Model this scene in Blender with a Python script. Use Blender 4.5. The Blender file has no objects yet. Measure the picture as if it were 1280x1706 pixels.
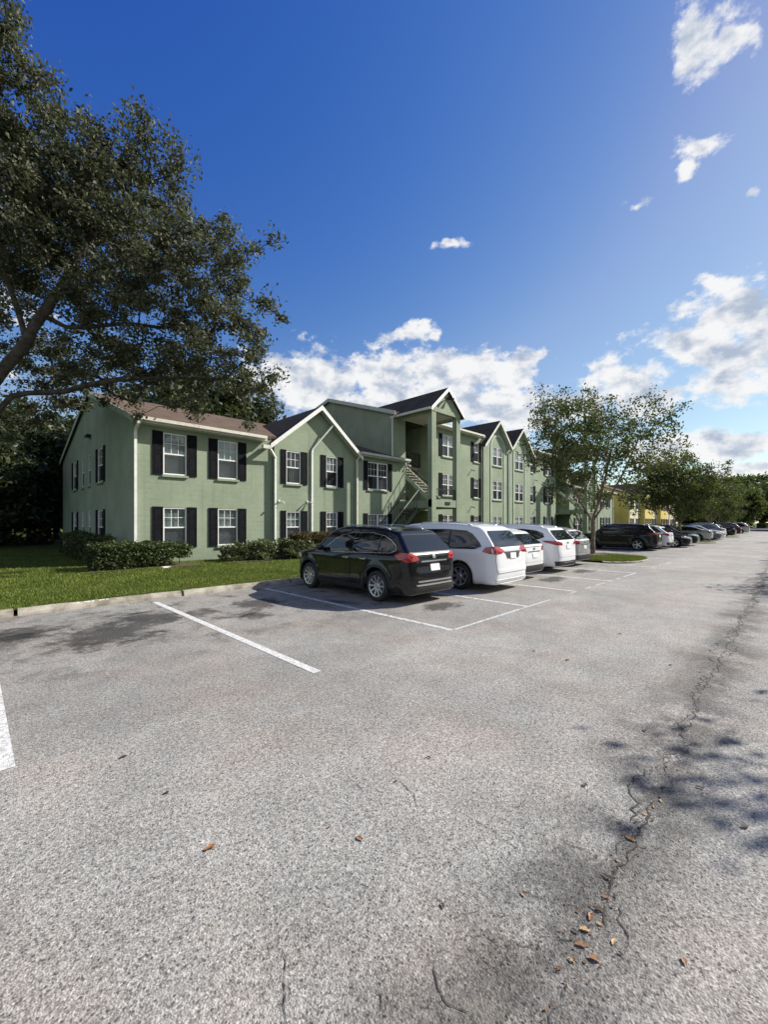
import bpy, bmesh, math, random
import numpy as np
from mathutils import Vector, Matrix, Euler

random.seed(7)
RNG = np.random.default_rng(7)
SC = bpy.context.scene
COL = SC.collection
R = math.radians

# ------------------------------------------------------------------ camera
# X runs along the road, Y runs from the road towards the green building.
EYE, FPX, CXP, HOR = 1.8, 690.0, 640.0, 870.0       # eye height, focal length and horizon in photo pixels
cam_d = bpy.data.cameras.new('camera')
cam = bpy.data.objects.new('camera', cam_d)
COL.objects.link(cam)
cam_d.sensor_fit = 'HORIZONTAL'
cam_d.sensor_width = 36.0
cam_d.lens = 36.0 * FPX / 1280.0
cam_d.shift_y = (HOR - 853.0) / 1280.0
cam_d.clip_start = 0.05
cam_d.clip_end = 3000
cam.location = (0, 0, EYE)
cam.rotation_euler = (R(90), 0, R(-45))
SC.camera = cam
S2 = math.sqrt(2)
FWD, RGT = Vector((1, 1, 0)) / S2, Vector((1, -1, 0)) / S2

def ratio(px):
    r = (px - CXP) / FPX
    return (1 + r) / (1 - r)
def U(px, v):            # where the plane Y=v is crossed at image column px
    return v * ratio(px)
def V(px, u):            # where the plane X=u is crossed
    return u / ratio(px)
def AT(px, py, d):       # point at depth d
    p = Vector((0, 0, EYE)) + FWD * d + RGT * ((px - CXP) / FPX * d)
    p.z += (HOR - py) / FPX * d
    return p
def DIR(px, py):
    v = FWD + RGT * ((px - CXP) / FPX)
    v.z = (HOR - py) / FPX
    return v.normalized()

# ------------------------------------------------------------------ sun, sky, exposure
SUN_EL = R(36.3)
SUN_H = Vector((0.885, -0.466, 0)).normalized()
SUN = Vector((SUN_H.x * math.cos(SUN_EL), SUN_H.y * math.cos(SUN_EL), math.sin(SUN_EL)))
sd = bpy.data.lights.new('sun', 'SUN')
sd.energy = 5.0
sd.angle = R(0.53)
sd.color = (1.0, 0.95, 0.87)
sun = bpy.data.objects.new('sun', sd)
COL.objects.link(sun)
sun.rotation_euler = (-SUN).to_track_quat('-Z', 'Y').to_euler()
sun.location = SUN * 50

SKY_STRENGTH = 0.085
world = bpy.data.worlds.new('World')
SC.world = world
world.use_nodes = True
wn, wl = world.node_tree.nodes, world.node_tree.links
wn.clear()
def WN(t, **kw):
    n = wn.new(t)
    for k, v in kw.items():
        setattr(n, k, v)
    return n
w_out = WN('ShaderNodeOutputWorld')
w_bg = WN('ShaderNodeBackground')
w_bg.inputs['Strength'].default_value = SKY_STRENGTH
wl.new(w_bg.outputs[0], w_out.inputs[0])
sky = WN('ShaderNodeTexSky', sky_type='NISHITA')
sky.sun_disc = False
sky.sun_elevation = SUN_EL
sky.sun_rotation = math.atan2(SUN_H.x, SUN_H.y)
sky.altitude = 0
sky.air_density = 1.0
sky.dust_density = 0.3
sky.ozone_density = 1.6
# deeper, more contrasty blue away from the sun, as the phone camera renders the sky
w_sep = WN('ShaderNodeSeparateColor'); w_cmb = WN('ShaderNodeCombineColor')
wl.new(sky.outputs[0], w_sep.inputs[0])
def wmath(op, a, b=None, c=None):
    n = WN('ShaderNodeMath', operation=op)
    for i, x in enumerate((a, b, c)):
        if x is None:
            continue
        if isinstance(x, (int, float)):
            n.inputs[i].default_value = x
        else:
            wl.new(x, n.inputs[i])
    return n.outputs[0]
for ch, (k, p) in enumerate(((.36, 2.5), (.49, 1.63), (1.72, .70))):
    v_ = w_sep.outputs[ch]
    wl.new(wmath('SMOOTH_MIN', wmath('MULTIPLY', wmath('POWER', v_, p), k), wmath('MULTIPLY', v_, 1.0 if ch < 2 else 1.5), .3), w_cmb.inputs[ch])
hsv = w_cmb
tc = WN('ShaderNodeTexCoord')
geo_dir = tc.outputs['Generated']
def wmath(op, a, b=None, c=None):
    n = WN('ShaderNodeMath', operation=op)
    for i, x in enumerate((a, b, c)):
        if x is None:
            continue
        if isinstance(x, (int, float)):
            n.inputs[i].default_value = x
        else:
            wl.new(x, n.inputs[i])
    return n.outputs[0]
# cumulus banks: (column, row, half width, half height) in photo pixels, turned into directions at infinity
BANKS = [(525, 640, 95, 60), (640, 628, 80, 42), (725, 612, 55, 36), (800, 622, 85, 40), (868, 598, 42, 22), (650, 680, 170, 52), (820, 676, 120, 40), (915, 676, 60, 32),
         (1040, 632, 75, 34), (1075, 664, 50, 22), (985, 668, 46, 30),
         (1225, 520, 90, 62), (1140, 566, 66, 26), (1212, 630, 80, 42), (1300, 565, 120, 105), (1190, 585, 80, 40),
         (1215, 745, 100, 24), (1130, 752, 60, 20), (1262, 786, 90, 12), (1345, 735, 80, 30),
         (1158, 58, 62, 66), (1225, 52, 36, 18), (1150, 244, 44, 22), (1138, 292, 17, 20), (1070, 340, 20, 9), (748, 413, 34, 9), (690, 556, 52, 13), (1258, 318, 20, 10)]
blobs = []
for (px, py, ax, ay) in BANKS:
    c = DIR(px, py)
    ex = DIR(px + ax, py) - c
    ey = DIR(px, py - ay) - c
    blobs.append((c, ex.length * (1.25 if ay < 24 else 1), ey.length * (1.25 if ay < 24 else 1), ex, .34 if ay < 24 and py < 600 else 0.))
rr = random.Random(3)
for k in range(20):            # unseen clouds all round, added and enlarged to whiten the ambient light
    az = R(45 + 62 + rr.random() * 236)
    el = R(rr.choice((6, 10, 14, 20, 28, 38)) + rr.random() * 5)
    c = Vector((math.cos(el) * math.cos(az - R(0)), math.cos(el) * math.sin(az), math.sin(el)))
    s = 0.12 + 0.17 * rr.random()
    blobs.append((c, s * 1.7, s * 0.7, Vector((-c.y, c.x, 0)), 0.))
warp = WN('ShaderNodeTexNoise')
warp.inputs['Scale'].default_value = 9.0
warp.inputs['Detail'].default_value = 3.0
wl.new(geo_dir, warp.inputs['Vector'])
wsub = WN('ShaderNodeVectorMath', operation='SUBTRACT')
wsub.inputs[1].default_value = (0.5, 0.5, 0.5)
wl.new(warp.outputs['Color'], wsub.inputs[0])
wsc = WN('ShaderNodeVectorMath', operation='SCALE')
wsc.inputs['Scale'].default_value = 0.045
wl.new(wsub.outputs[0], wsc.inputs[0])
wadd = WN('ShaderNodeVectorMath', operation='ADD')
wl.new(geo_dir, wadd.inputs[0])
wl.new(wsc.outputs[0], wadd.inputs[1])
acc = None
for (c, a, b, ex, thin) in blobs:
    z = c
    x = (ex - z * ex.dot(z)).normalized()
    y = z.cross(x)
    m = Matrix((x, y, z)).transposed()
    mp = WN('ShaderNodeMapping', vector_type='TEXTURE')
    mp.inputs['Location'].default_value = c
    mp.inputs['Rotation'].default_value = m.to_euler()
    mp.inputs['Scale'].default_value = (a * 1.25, b * 1.25, 0.5)
    wl.new(wadd.outputs[0], mp.inputs['Vector'])
    ln = WN('ShaderNodeVectorMath', operation='LENGTH')
    wl.new(mp.outputs[0], ln.inputs[0])
    lv = wmath('ADD', ln.outputs['Value'], thin) if thin else ln.outputs['Value']
    acc = lv if acc is None else wmath('SMOOTH_MIN', acc, lv, 0.25)
def cnoise(off, scale=11.0, detail=9.0, rough=0.56):
    mp = WN('ShaderNodeMapping')
    mp.inputs['Location'].default_value = off
    mp.inputs['Scale'].default_value = (1, 1, 1.5)
    wl.new(geo_dir, mp.inputs['Vector'])
    n = WN('ShaderNodeTexNoise')
    n.inputs['Scale'].default_value = scale
    n.inputs['Detail'].default_value = detail
    n.inputs['Roughness'].default_value = rough
    wl.new(mp.outputs[0], n.inputs['Vector'])
    return n.outputs['Fac']
n0 = cnoise((0, 0, 0))
n1 = cnoise(tuple(-0.030 * (SUN + Vector((0, 0, 0.6))).normalized()), 11.0, 5.0)
n0b = cnoise((0, 0, 0), 11.0, 5.0)
dens = wmath('ADD', wmath('SUBTRACT', 1.10, acc), wmath('ADD', wmath('MULTIPLY', wmath('SUBTRACT', n0, 0.5), 2.3), wmath('MULTIPLY', wmath('SUBTRACT', cnoise((3, 1, 2), 30.0, 7.0, .62), 0.5), 1.7)))
alpha = WN('ShaderNodeMapRange', interpolation_type='SMOOTHSTEP')
alpha.inputs['From Min'].default_value = 0.08
alpha.inputs['From Max'].default_value = 0.62
wl.new(dens, alpha.inputs['Value'])
shade = wmath('ADD', wmath('MULTIPLY', wmath('SUBTRACT', n0b, n1), 3.2), wmath('MULTIPLY_ADD', wmath('MINIMUM', dens, 1.2), -0.42, 0.98))
cr = WN('ShaderNodeMapRange', interpolation_type='SMOOTHSTEP')
cr.inputs['From Min'].default_value = 0.15
cr.inputs['From Max'].default_value = 0.95
wl.new(shade, cr.inputs['Value'])
ccol = WN('ShaderNodeMix', data_type='RGBA')
CL = 0.60 / SKY_STRENGTH
ccol.inputs[6].default_value = (0.46 * CL, 0.54 * CL, 0.68 * CL, 1)
ccol.inputs[7].default_value = (1.0 * CL, 1.0 * CL, 1.0 * CL, 1)
wl.new(cr.outputs[0], ccol.inputs[0])
cmix = WN('ShaderNodeMix', data_type='RGBA')
wl.new(wmath('MULTIPLY', alpha.outputs[0], 0.97), cmix.inputs[0])
wl.new(hsv.outputs[0], cmix.inputs[6])
wl.new(ccol.outputs[2], cmix.inputs[7])
wl.new(cmix.outputs[2], w_bg.inputs['Color'])

SC.view_settings.view_transform = 'Standard'
SC.view_settings.look = 'None'
SC.view_settings.gamma = 1.0
SC.view_settings.exposure = 0.65
SC.render.engine = 'CYCLES'
SC.cycles.use_denoising = True
SC.cycles.max_bounces = 8
SC.cycles.transparent_max_bounces = 12
SC.cycles.sample_clamp_indirect = 6.0

# ------------------------------------------------------------------ materials
MAT = {}
def new_mat(name):
    m = bpy.data.materials.new(name)
    m.use_nodes = True
    MAT[name] = m
    nt = m.node_tree
    return m, nt.nodes, nt.links, nt.nodes['Principled BSDF']
class NT:
    def __init__(s, nodes, links):
        s.n, s.l = nodes, links
    def put(s, sock, v):
        if v is None: return
        if hasattr(v, 'is_output') or isinstance(v, bpy.types.NodeSocket): s.l.new(v, sock)
        else: sock.default_value = v
    def math(s, op, a, b=None, c=None, clamp=False):
        n = s.n.new('ShaderNodeMath'); n.operation = op; n.use_clamp = clamp
        for i, x in enumerate((a, b, c)): s.put(n.inputs[i], x)
        return n.outputs[0]
    def noise(s, vec, scale, detail=4, rough=.55, dist=0):
        n = s.n.new('ShaderNodeTexNoise')
        n.inputs['Scale'].default_value = scale; n.inputs['Detail'].default_value = detail
        n.inputs['Roughness'].default_value = rough; n.inputs['Distortion'].default_value = dist
        s.l.new(vec, n.inputs['Vector']); return n.outputs['Fac']
    def rng(s, v, a, b, c=0., d=1., smooth=True):
        n = s.n.new('ShaderNodeMapRange')
        n.interpolation_type = 'SMOOTHSTEP' if smooth else 'LINEAR'
        s.l.new(v, n.inputs['Value'])
        for k, x in (('From Min', a), ('From Max', b), ('To Min', c), ('To Max', d)): n.inputs[k].default_value = x
        return n.outputs[0]
    def mix(s, f, a, b, blend='MIX'):
        n = s.n.new('ShaderNodeMix'); n.data_type = 'RGBA'; n.blend_type = blend
        s.put(n.inputs[0], f)
        for i, x in ((6, a), (7, b)):
            if isinstance(x, tuple) and len(x) == 3: x = (*x, 1)
            s.put(n.inputs[i], x)
        return n.outputs[2]
    def vor(s, vec, scale, out='Color', feat='F1'):
        n = s.n.new('ShaderNodeTexVoronoi'); n.feature = feat
        n.inputs['Scale'].default_value = scale
        s.l.new(vec, n.inputs['Vector']); return n.outputs[out]
    def obj(s):
        return s.n.new('ShaderNodeTexCoord').outputs['Object']
    def xyz(s, vec):
        n = s.n.new('ShaderNodeSeparateXYZ'); s.l.new(vec, n.inputs[0]); return n.outputs
    def sep(s, col):
        n = s.n.new('ShaderNodeSeparateColor'); s.l.new(col, n.inputs[0]); return n.outputs
    def bump(s, h, strength, dist, bsdf):
        n = s.n.new('ShaderNodeBump')
        n.inputs['Strength'].default_value = strength; n.inputs['Distance'].default_value = dist
        s.l.new(h, n.inputs['Height']); s.l.new(n.outputs[0], bsdf.inputs['Normal'])

def simple(name, col, rough=.6, metal=0., spec=.5, coat=0., noise=.0, nscale=8.):
    m, n, l, b = new_mat(name)
    b.inputs['Base Color'].default_value = (*col, 1)
    b.inputs['Roughness'].default_value = rough
    b.inputs['Metallic'].default_value = metal
    b.inputs['Specular IOR Level'].default_value = spec
    b.inputs['Coat Weight'].default_value = coat
    b.inputs['Coat Roughness'].default_value = .04
    if noise:
        t = NT(n, l)
        f = t.noise(t.obj(), nscale, 5)
        f = t.rng(f, .3, .7)
        c = t.mix(f, tuple(x * (1 - noise) for x in col), tuple(min(1, x * (1 + noise)) for x in col))
        l.new(c, b.inputs['Base Color'])
    return m

def mat_asphalt():
    m, n, l, b = new_mat('asphalt')
    t = NT(n, l)
    P = t.obj(); x, y, z = t.xyz(P)
    cell = t.sep(t.vor(P, 118.0))[0]
    stones = t.rng(cell, 0., 1., .11, .455, False)
    cell2 = t.sep(t.vor(P, 210.0))[1]
    stones = t.math('ADD', t.math('MULTIPLY', stones, .68), t.math('MULTIPLY', t.rng(cell2, 0, 1, .10, .42, False), .32))
    big = t.noise(P, .42, 6, .6)
    mid = t.noise(P, 2.3, 5, .6)
    fine = t.noise(P, 34, 3, .6)
    pit = t.rng(t.sep(t.vor(P, 62.0))[2], .84, .88)
    pd_ = t.rng(t.vor(P, 62.0, 'Distance'), .25, .5, 1, 0)
    stones = t.math('MULTIPLY', stones, t.math('MULTIPLY_ADD', t.math('MULTIPLY', pit, pd_), -.6, 1.))
    lum = t.math('MULTIPLY', stones, t.rng(big, .3, .72, .84, 1.14))
    lum = t.math('MULTIPLY', lum, t.rng(mid, .3, .72, .91, 1.10))
    lum = t.math('MULTIPLY', lum, t.rng(fine, .3, .7, .78, 1.2))
    # tyre lanes run along X: worn, paler tracks
    lane = t.noise(P, .55, 2)
    # parking bays are older and darker, with drips where engines stand
    bay = t.rng(t.math('ADD', y, t.math('MULTIPLY', mid, .5)), 4.2, 4.5)
    lum = t.math('MULTIPLY', lum, t.math('MULTIPLY_ADD', bay, -.10, 1.))
    st_n = t.noise(P, .95, 6, .66, .6)
    deep = t.math('MULTIPLY', t.rng(y, 5.0, 7.4), t.rng(y, 10.4, 11.4, 1, 0))
    stain = t.math('MULTIPLY', t.rng(st_n, .52, .64), deep)
    lum = t.math('MULTIPLY', lum, t.math('MULTIPLY_ADD', stain, -.66, 1.))
    # old oil and leaf stains that have their own outlines
    oil = None
    for (ox, oy, rx, ry) in ((1.55, 7.9, 1.25, 1.45), (2.4, 8.6, .9, 1.0), (.4, 8.9, 1.0, .9), (4.5, 8.5, .9, .9), (3.9, 7.4, .5, .45), (13.0, 5.5, 1.2, .5), (16.0, 5.6, 1.3, .5), (7.2, 5.4, .9, .5), (26, 7.6, 1., 1.6), (28.4, 7.8, .9, 1.6)):
        dd = t.math('ADD', t.math('POWER', t.math('ABSOLUTE', t.math('DIVIDE', t.math('SUBTRACT', x, ox), rx)), 2.), t.math('POWER', t.math('ABSOLUTE', t.math('DIVIDE', t.math('SUBTRACT', y, oy), ry)), 2.))
        oil = dd if oil is None else t.math('MINIMUM', oil, dd)
    on = t.math('ADD', t.math('MULTIPLY', t.noise(P, 2.4, 6, .68), 1.5), t.math('MULTIPLY', t.noise(P, 9, 4, .7), .6))
    oil = t.rng(t.math('SUBTRACT', t.math('SUBTRACT', 1.95, oil), t.math('MULTIPLY', on, 1.35)), -.05, .42)
    lum = t.math('MULTIPLY', lum, t.math('MULTIPLY_ADD', oil, -.72, 1.))
    st2 = t.math('MULTIPLY', t.rng(t.noise(P, 2.7, 5, .7), .5, .66), deep)
    lum = t.math('MULTIPLY', lum, t.math('MULTIPLY_ADD', st2, -.35, 1.))
    # dark dirt held by the long joint
    wob = t.math('MULTIPLY', t.math('SUBTRACT', t.noise(P, 1.1, 5, .65), .5), 1.1)
    dj = t.math('ABSOLUTE', t.math('SUBTRACT', t.math('ADD', y, wob), .72))
    dirt = t.math('MULTIPLY', t.rng(dj, .0, .55, 1, 0), t.rng(t.noise(P, 1.6, 6, .7), .36, .54))
    lum = t.math('MULTIPLY', lum, t.math('MULTIPLY_ADD', dirt, -.60, 1.))
    warm = t.rng(t.noise(P, .75, 5, .6), .42, .66)
    tint = t.mix(warm, (1.03, 1.0, .92), (1.09, .99, .885))
    c = t.mix(1.0, t.mix(0., (0, 0, 0), (0, 0, 0)), tint, 'MIX')
    comb = n.new('ShaderNodeCombineColor')
    for i in range(3): l.new(lum, comb.inputs[i])
    c = t.mix(1.0, comb.outputs[0], tint, 'MULTIPLY')
    sand = t.math('MULTIPLY', t.rng(t.noise(P, 1.7, 6, .7), .56, .72), .35)
    c = t.mix(sand, c, (.31, .28, .225))
    l.new(c, b.inputs['Base Color'])
    b.inputs['Roughness'].default_value = .88
    b.inputs['Specular IOR Level'].default_value = .3
    h = t.math('ADD', t.vor(P, 120.0, 'Distance'), t.math('MULTIPLY', fine, .6))
    t.bump(h, .7, .005, b)
mat_asphalt()

def mat_concrete():
    m, n, l, b = new_mat('concrete')
    t = NT(n, l); P = t.obj()
    c = t.mix(t.rng(t.noise(P, 3.5, 7, .68), .34, .66), (.17, .15, .115), (.40, .365, .30))
    c = t.mix(t.math('MULTIPLY', t.rng(t.noise(P, 14, 4, .7), .55, .7), .6), c, (.12, .11, .095))
    l.new(c, b.inputs['Base Color']); b.inputs['Roughness'].default_value = .9
    t.bump(t.noise(P, 60, 4, .7), .5, .008, b)
mat_concrete()

def mat_paint_line():
    m, n, l, b = new_mat('road_paint')
    t = NT(n, l); P = t.obj()
    worn = t.rng(t.noise(P, 20, 6, .78), .46, .58)
    worn = t.math('MAXIMUM', t.math('MULTIPLY', worn, .75), t.math('MULTIPLY', t.rng(t.sep(t.vor(P, 120))[0], .74, .8), .4))
    c = t.mix(worn, (.70, .70, .68), (.26, .25, .235))
    c = t.mix(t.rng(t.noise(P, 4, 4, .6), .35, .7, 0, .30), c, (.45, .44, .41))
    l.new(c, b.inputs['Base Color']); b.inputs['Roughness'].default_value = .75
    t.bump(t.vor(P, 120, 'Distance'), .6, .006, b)
mat_paint_line()
def mat_faded_line():
    m, n, l, b = new_mat('road_paint_faded')
    t = NT(n, l); P = t.obj()
    worn = t.rng(t.noise(P, 13, 5, .7), .46, .62)
    c = t.mix(worn, (.56, .555, .53), (.27, .255, .235))
    l.new(c, b.inputs['Base Color']); b.inputs['Roughness'].default_value = .8
    t.bump(t.vor(P, 120, 'Distance'), .6, .006, b)
mat_faded_line()

def mat_stucco(name, ca, cb):
    m, n, l, b = new_mat(name)
    t = NT(n, l); P = t.obj(); x, y, z = t.xyz(P)
    c = t.mix(t.rng(t.noise(P, .7, 6, .6), .32, .7), ca, cb)
    c = t.mix(t.rng(t.noise(P, 7, 5, .65), .4, .75, 0, .22), c, tuple(v * 1.25 for v in cb))
    # faint block courses under the paint
    s = t.math('ABSOLUTE', t.math('SUBTRACT', t.math('FRACT', t.math('DIVIDE', z, .203)), .5))
    joint = t.rng(s, .455, .495)
    joint = t.math('MULTIPLY', joint, t.rng(t.noise(P, 1.6, 3), .35, .7))
    c = t.mix(t.math('MULTIPLY', joint, .30), c, tuple(v * .62 for v in ca))
    # rain streaks and splash marks at the foot
    sv = n.new('ShaderNodeMapping'); sv.inputs['Scale'].default_value = (5, 5, .22); l.new(P, sv.inputs['Vector'])
    c = t.mix(t.rng(t.noise(sv.outputs[0], 1.0, 4, .6),   .50, .76, 0, .42), c, tuple(v * .66 for v in ca))
    l.new(c, b.inputs['Base Color'])
    b.inputs['Roughness'].default_value = .85; b.inputs['Specular IOR Level'].default_value = .25
    h = t.math('ADD', t.noise(P, 45, 4, .7), t.math('MULTIPLY', joint, -1.0))
    t.bump(h, .55, .012, b)
mat_stucco('green_stucco', (.222, .268, .188), (.282, .330, .238))
mat_stucco('pale_green_trim', (.34, .41, .31), (.42, .48, .38))
mat_stucco('yellow_stucco', (.56, .43, .12), (.66, .54, .19))
mat_stucco('cream_stucco', (.62, .56, .38), (.70, .64, .46))

def mat_shingle(name, ca, cb):
    m, n, l, b = new_mat(name)
    t = NT(n, l); P = t.obj()
    br = n.new('ShaderNodeTexBrick'); br.offset = .5
    x, y, z = t.xyz(P)
    cv = n.new('ShaderNodeCombineXYZ'); l.new(t.math('ADD', x, t.math('MULTIPLY', y, .37)), cv.inputs[0]); l.new(t.math('MULTIPLY', z, 3.1), cv.inputs[1])
    l.new(cv.outputs[0], br.inputs['Vector'])
    br.inputs['Scale'].default_value = 1.0
    br.inputs['Brick Width'].default_value = .32; br.inputs['Row Height'].default_value = .145; br.inputs['Mortar Size'].default_value = .008
    br.inputs['Color1'].default_value = (*ca, 1); br.inputs['Color2'].default_value = (*cb, 1)
    br.inputs['Mortar'].default_value = (*[v * .5 for v in ca], 1)
    c = t.mix(t.rng(t.noise(P, 1.1, 6, .65), .3, .72, 0, .5), br.outputs['Color'], tuple(v * 1.5 for v in cb))
    c = t.mix(t.math('MULTIPLY', t.rng(t.sep(t.vor(P, 90))[0], .3, .9), .35), c, tuple(v * .6 for v in ca))
    l.new(c, b.inputs['Base Color']); b.inputs['Roughness'].default_value = .95; b.inputs['Specular IOR Level'].default_value = .2
    t.bump(t.math('ADD', br.outputs['Fac'], t.noise(P, 70, 3)), .6, .01, b)
mat_shingle('brown_shingle', (.092, .064, .046), (.135, .095, .070))
mat_shingle('dark_shingle', (.050, .041, .034), (.078, .062, .050))

simple('white_trim', (.70, .70, .66), .5, noise=.08, nscale=5)
simple('cream_gutter', (.60, .58, .50), .45, noise=.10, nscale=4)
simple('grey_green_gutter', (.42, .46, .40), .45, noise=.10, nscale=4)
simple('window_vinyl', (.78, .78, .76), .4)
simple('black_shutter', (.011, .011, .014), .7, spec=.06, noise=.25, nscale=6)
simple('dark_metal', (.012, .012, .013), .45)
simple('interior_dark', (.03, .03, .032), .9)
simple('door_paint', (.075, .10, .075), .5)
simple('shaded_concrete', (.13, .12, .105), .9, noise=.3, nscale=6)  # concrete of the ground flight, with shade put into its colour
simple('ceiling_white', (.48, .46, .40), .8, noise=.06)
simple('brown_leaf', (.26, .12, .05), .6, noise=.45, nscale=40)
simple('tan_leaf', (.45, .29, .13), .6, noise=.35, nscale=40)
simple('dark_leaf', (.05, .032, .022), .7, noise=.4, nscale=40)
simple('crack_dark', (.045, .041, .037), .95)
simple('soil', (.075, .052, .036), .95, noise=.4, nscale=6)
simple('tyre_rubber', (.018, .018, .018), .75, noise=.2, nscale=12)
simple('alloy', (.55, .55, .56), .32, .85)
simple('alloy_dark', (.09, .09, .095), .35, .7)
simple('chrome', (.62, .62, .62), .25, 1.0)
simple('black_plastic', (.022, .022, .023), .6, noise=.15, nscale=10)
simple('well_black', (.006, .006, .006), .95, spec=.1)
simple('plate', (.72, .73, .70), .4, noise=.12, nscale=30)
simple('red_lens', (.30, .008, .012), .12, coat=1.)
simple('clear_lens', (.62, .64, .66), .08, .35, coat=1.)
simple('amber_lens', (.55, .17, .02), .2, coat=1.)
simple('white_scrap', (.75, .75, .74), .7)
simple('lamp_white', (.7, .7, .68), .4)
def mat_carglass():
    m, n, l, b = new_mat('car_glass')
    b.inputs['Base Color'].default_value = (.006, .008, .009, 1)
    b.inputs['Roughness'].default_value = .03
    b.inputs['Specular IOR Level'].default_value = .6
    b.inputs['Coat Weight'].default_value = .3
mat_carglass()
def mat_pane():
    m, n, l, b = new_mat('window_glass')
    o = [x for x in n if x.type == 'OUTPUT_MATERIAL'][0]
    tr = n.new('ShaderNodeBsdfTransparent'); tr.inputs[0].default_value = (.74, .78, .78, 1)
    gl = n.new('ShaderNodeBsdfGlossy'); gl.inputs['Roughness'].default_value = .015
    lw = n.new('ShaderNodeLayerWeight'); lw.inputs[0].default_value = .5
    t = NT(n, l)
    nz = n.new('ShaderNodeBump'); nz.inputs['Strength'].default_value = .05; nz.inputs['Distance'].default_value = .05
    l.new(t.noise(t.obj(), 1.8, 2), nz.inputs['Height']); l.new(nz.outputs[0], gl.inputs['Normal'])
    f = t.math('MULTIPLY_ADD', t.math('POWER', lw.outputs['Facing'], 4.), .85, .07, True)
    mx = n.new('ShaderNodeMixShader')
    l.new(f, mx.inputs[0]); l.new(tr.outputs[0], mx.inputs[1]); l.new(gl.outputs[0], mx.inputs[2])
    l.new(mx.outputs[0], o.inputs['Surface'])
mat_pane()
def mat_screen():
    m, n, l, b = new_mat('insect_screen')
    o = [x for x in n if x.type == 'OUTPUT_MATERIAL'][0]
    tr = n.new('ShaderNodeBsdfTransparent'); df = n.new('ShaderNodeBsdfDiffuse'); df.inputs[0].default_value = (.05, .05, .055, 1)
    mx = n.new('ShaderNodeMixShader'); mx.inputs[0].default_value = .26
    l.new(tr.outputs[0], mx.inputs[1]); l.new(df.outputs[0], mx.inputs[2]); l.new(mx.outputs[0], o.inputs['Surface'])
mat_screen()
def mat_blind():
    m, n, l, b = new_mat('blind_slats')
    t = NT(n, l); P = t.obj(); x, y, z = t.xyz(P)
    s = t.math('FRACT', t.math('DIVIDE', z, .05))
    c = t.mix(t.rng(s, .0, .25), (.38, .38, .37), (.80, .80, .78))
    c = t.mix(t.rng(t.noise(P, 2.0, 2), .35, .7, 0, .3), c, (.55, .55, .53))
    l.new(c, b.inputs['Base Color']); b.inputs['Roughness'].default_value = .6
    t.bump(s, .5, .02, b)
mat_blind()
def mat_curtain():
    m, n, l, b = new_mat('curtain')
    t = NT(n, l); P = t.obj(); x, y, z = t.xyz(P)
    s = t.math('SINE', t.math('MULTIPLY', x, 62.))
    c = t.mix(t.rng(s, -1, 1), (.40, .39, .37), (.74, .73, .70))
    l.new(c, b.inputs['Base Color']); b.inputs['Roughness'].default_value = .8
    t.bump(s, .6, .03, b)
mat_curtain()

def mat_leaf(name, ca, cb, cc, trans=.3, rough=.5, hue_var=1.):
    m, n, l, b = new_mat(name)
    t = NT(n, l)
    g = n.new('ShaderNodeNewGeometry')
    P = t.obj()
    f = t.math('ADD', t.math('MULTIPLY', g.outputs['Random Per Island'], .65), t.math('MULTIPLY', t.rng(t.noise(P, .9, 3), .3, .7), .45))
    c = t.mix(t.rng(f, .15, .75), ca, cb)
    c = t.mix(t.rng(f, .72, 1.05, 0, .8), c, cc)
    l.new(c, b.inputs['Base Color'])
    b.inputs['Roughness'].default_value = rough
    b.inputs['Specular IOR Level'].default_value = .3
    o = [x for x in n if x.type == 'OUTPUT_MATERIAL'][0]
    tl = n.new('ShaderNodeBsdfTranslucent')
    l.new(t.mix(.5, c, (.13, .17, .02)), tl.inputs[0])
    mx = n.new('ShaderNodeMixShader'); mx.inputs[0].default_value = trans
    l.new(b.outputs[0], mx.inputs[1]); l.new(tl.outputs[0], mx.inputs[2])
    l.new(mx.outputs[0], o.inputs['Surface'])
mat_leaf('oak_leaf', (.048, .055, .034), (.090, .096, .058), (.20, .19, .14), .22, .68)
mat_leaf('myrtle_leaf', (.036, .050, .018), (.075, .100, .030), (.16, .155, .045), .30, .68)
mat_leaf('dark_tree_leaf', (.016, .026, .012), (.034, .048, .020), (.07, .075, .035), .2, .5)
mat_leaf('hedge_leaf', (.028, .042, .016), (.062, .084, .028), (.13, .15, .06), .2, .6)
mat_leaf('shrub_leaf', (.055, .072, .030), (.13, .15, .068), (.32, .32, .20), .25, .5)
mat_leaf('brown_shrub_leaf', (.05, .035, .018), (.11, .070, .035), (.17, .13, .06), .2, .6)
mat_leaf('grass_blade', (.085, .120, .018), (.150, .195, .030), (.25, .27, .07), .3, .55)
simple('bark', (.050, .041, .033), .95, noise=.5, nscale=5)
simple('pale_bark', (.19, .145, .105), .9, noise=.45, nscale=4)
def mat_lawn():
    m, n, l, b = new_mat('lawn_soil')
    t = NT(n, l); P = t.obj()
    c = t.mix(t.rng(t.noise(P, 1.2, 6, .65), .32, .7), (.065, .088, .016), (.11, .135, .026))
    c = t.mix(t.rng(t.noise(P, 60, 3, .7), .4, .7), c, (.035, .055, .012))
    c = t.mix(t.rng(t.noise(P, .45, 4, .6), .58, .72, 0, .35), c, (.13, .12, .04))
    l.new(c, b.inputs['Base Color']); b.inputs['Roughness'].default_value = .95; b.inputs['Specular IOR Level'].default_value = .1
    t.bump(t.noise(P, 45, 4, .75), 1., .05, b)
mat_lawn()
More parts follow.
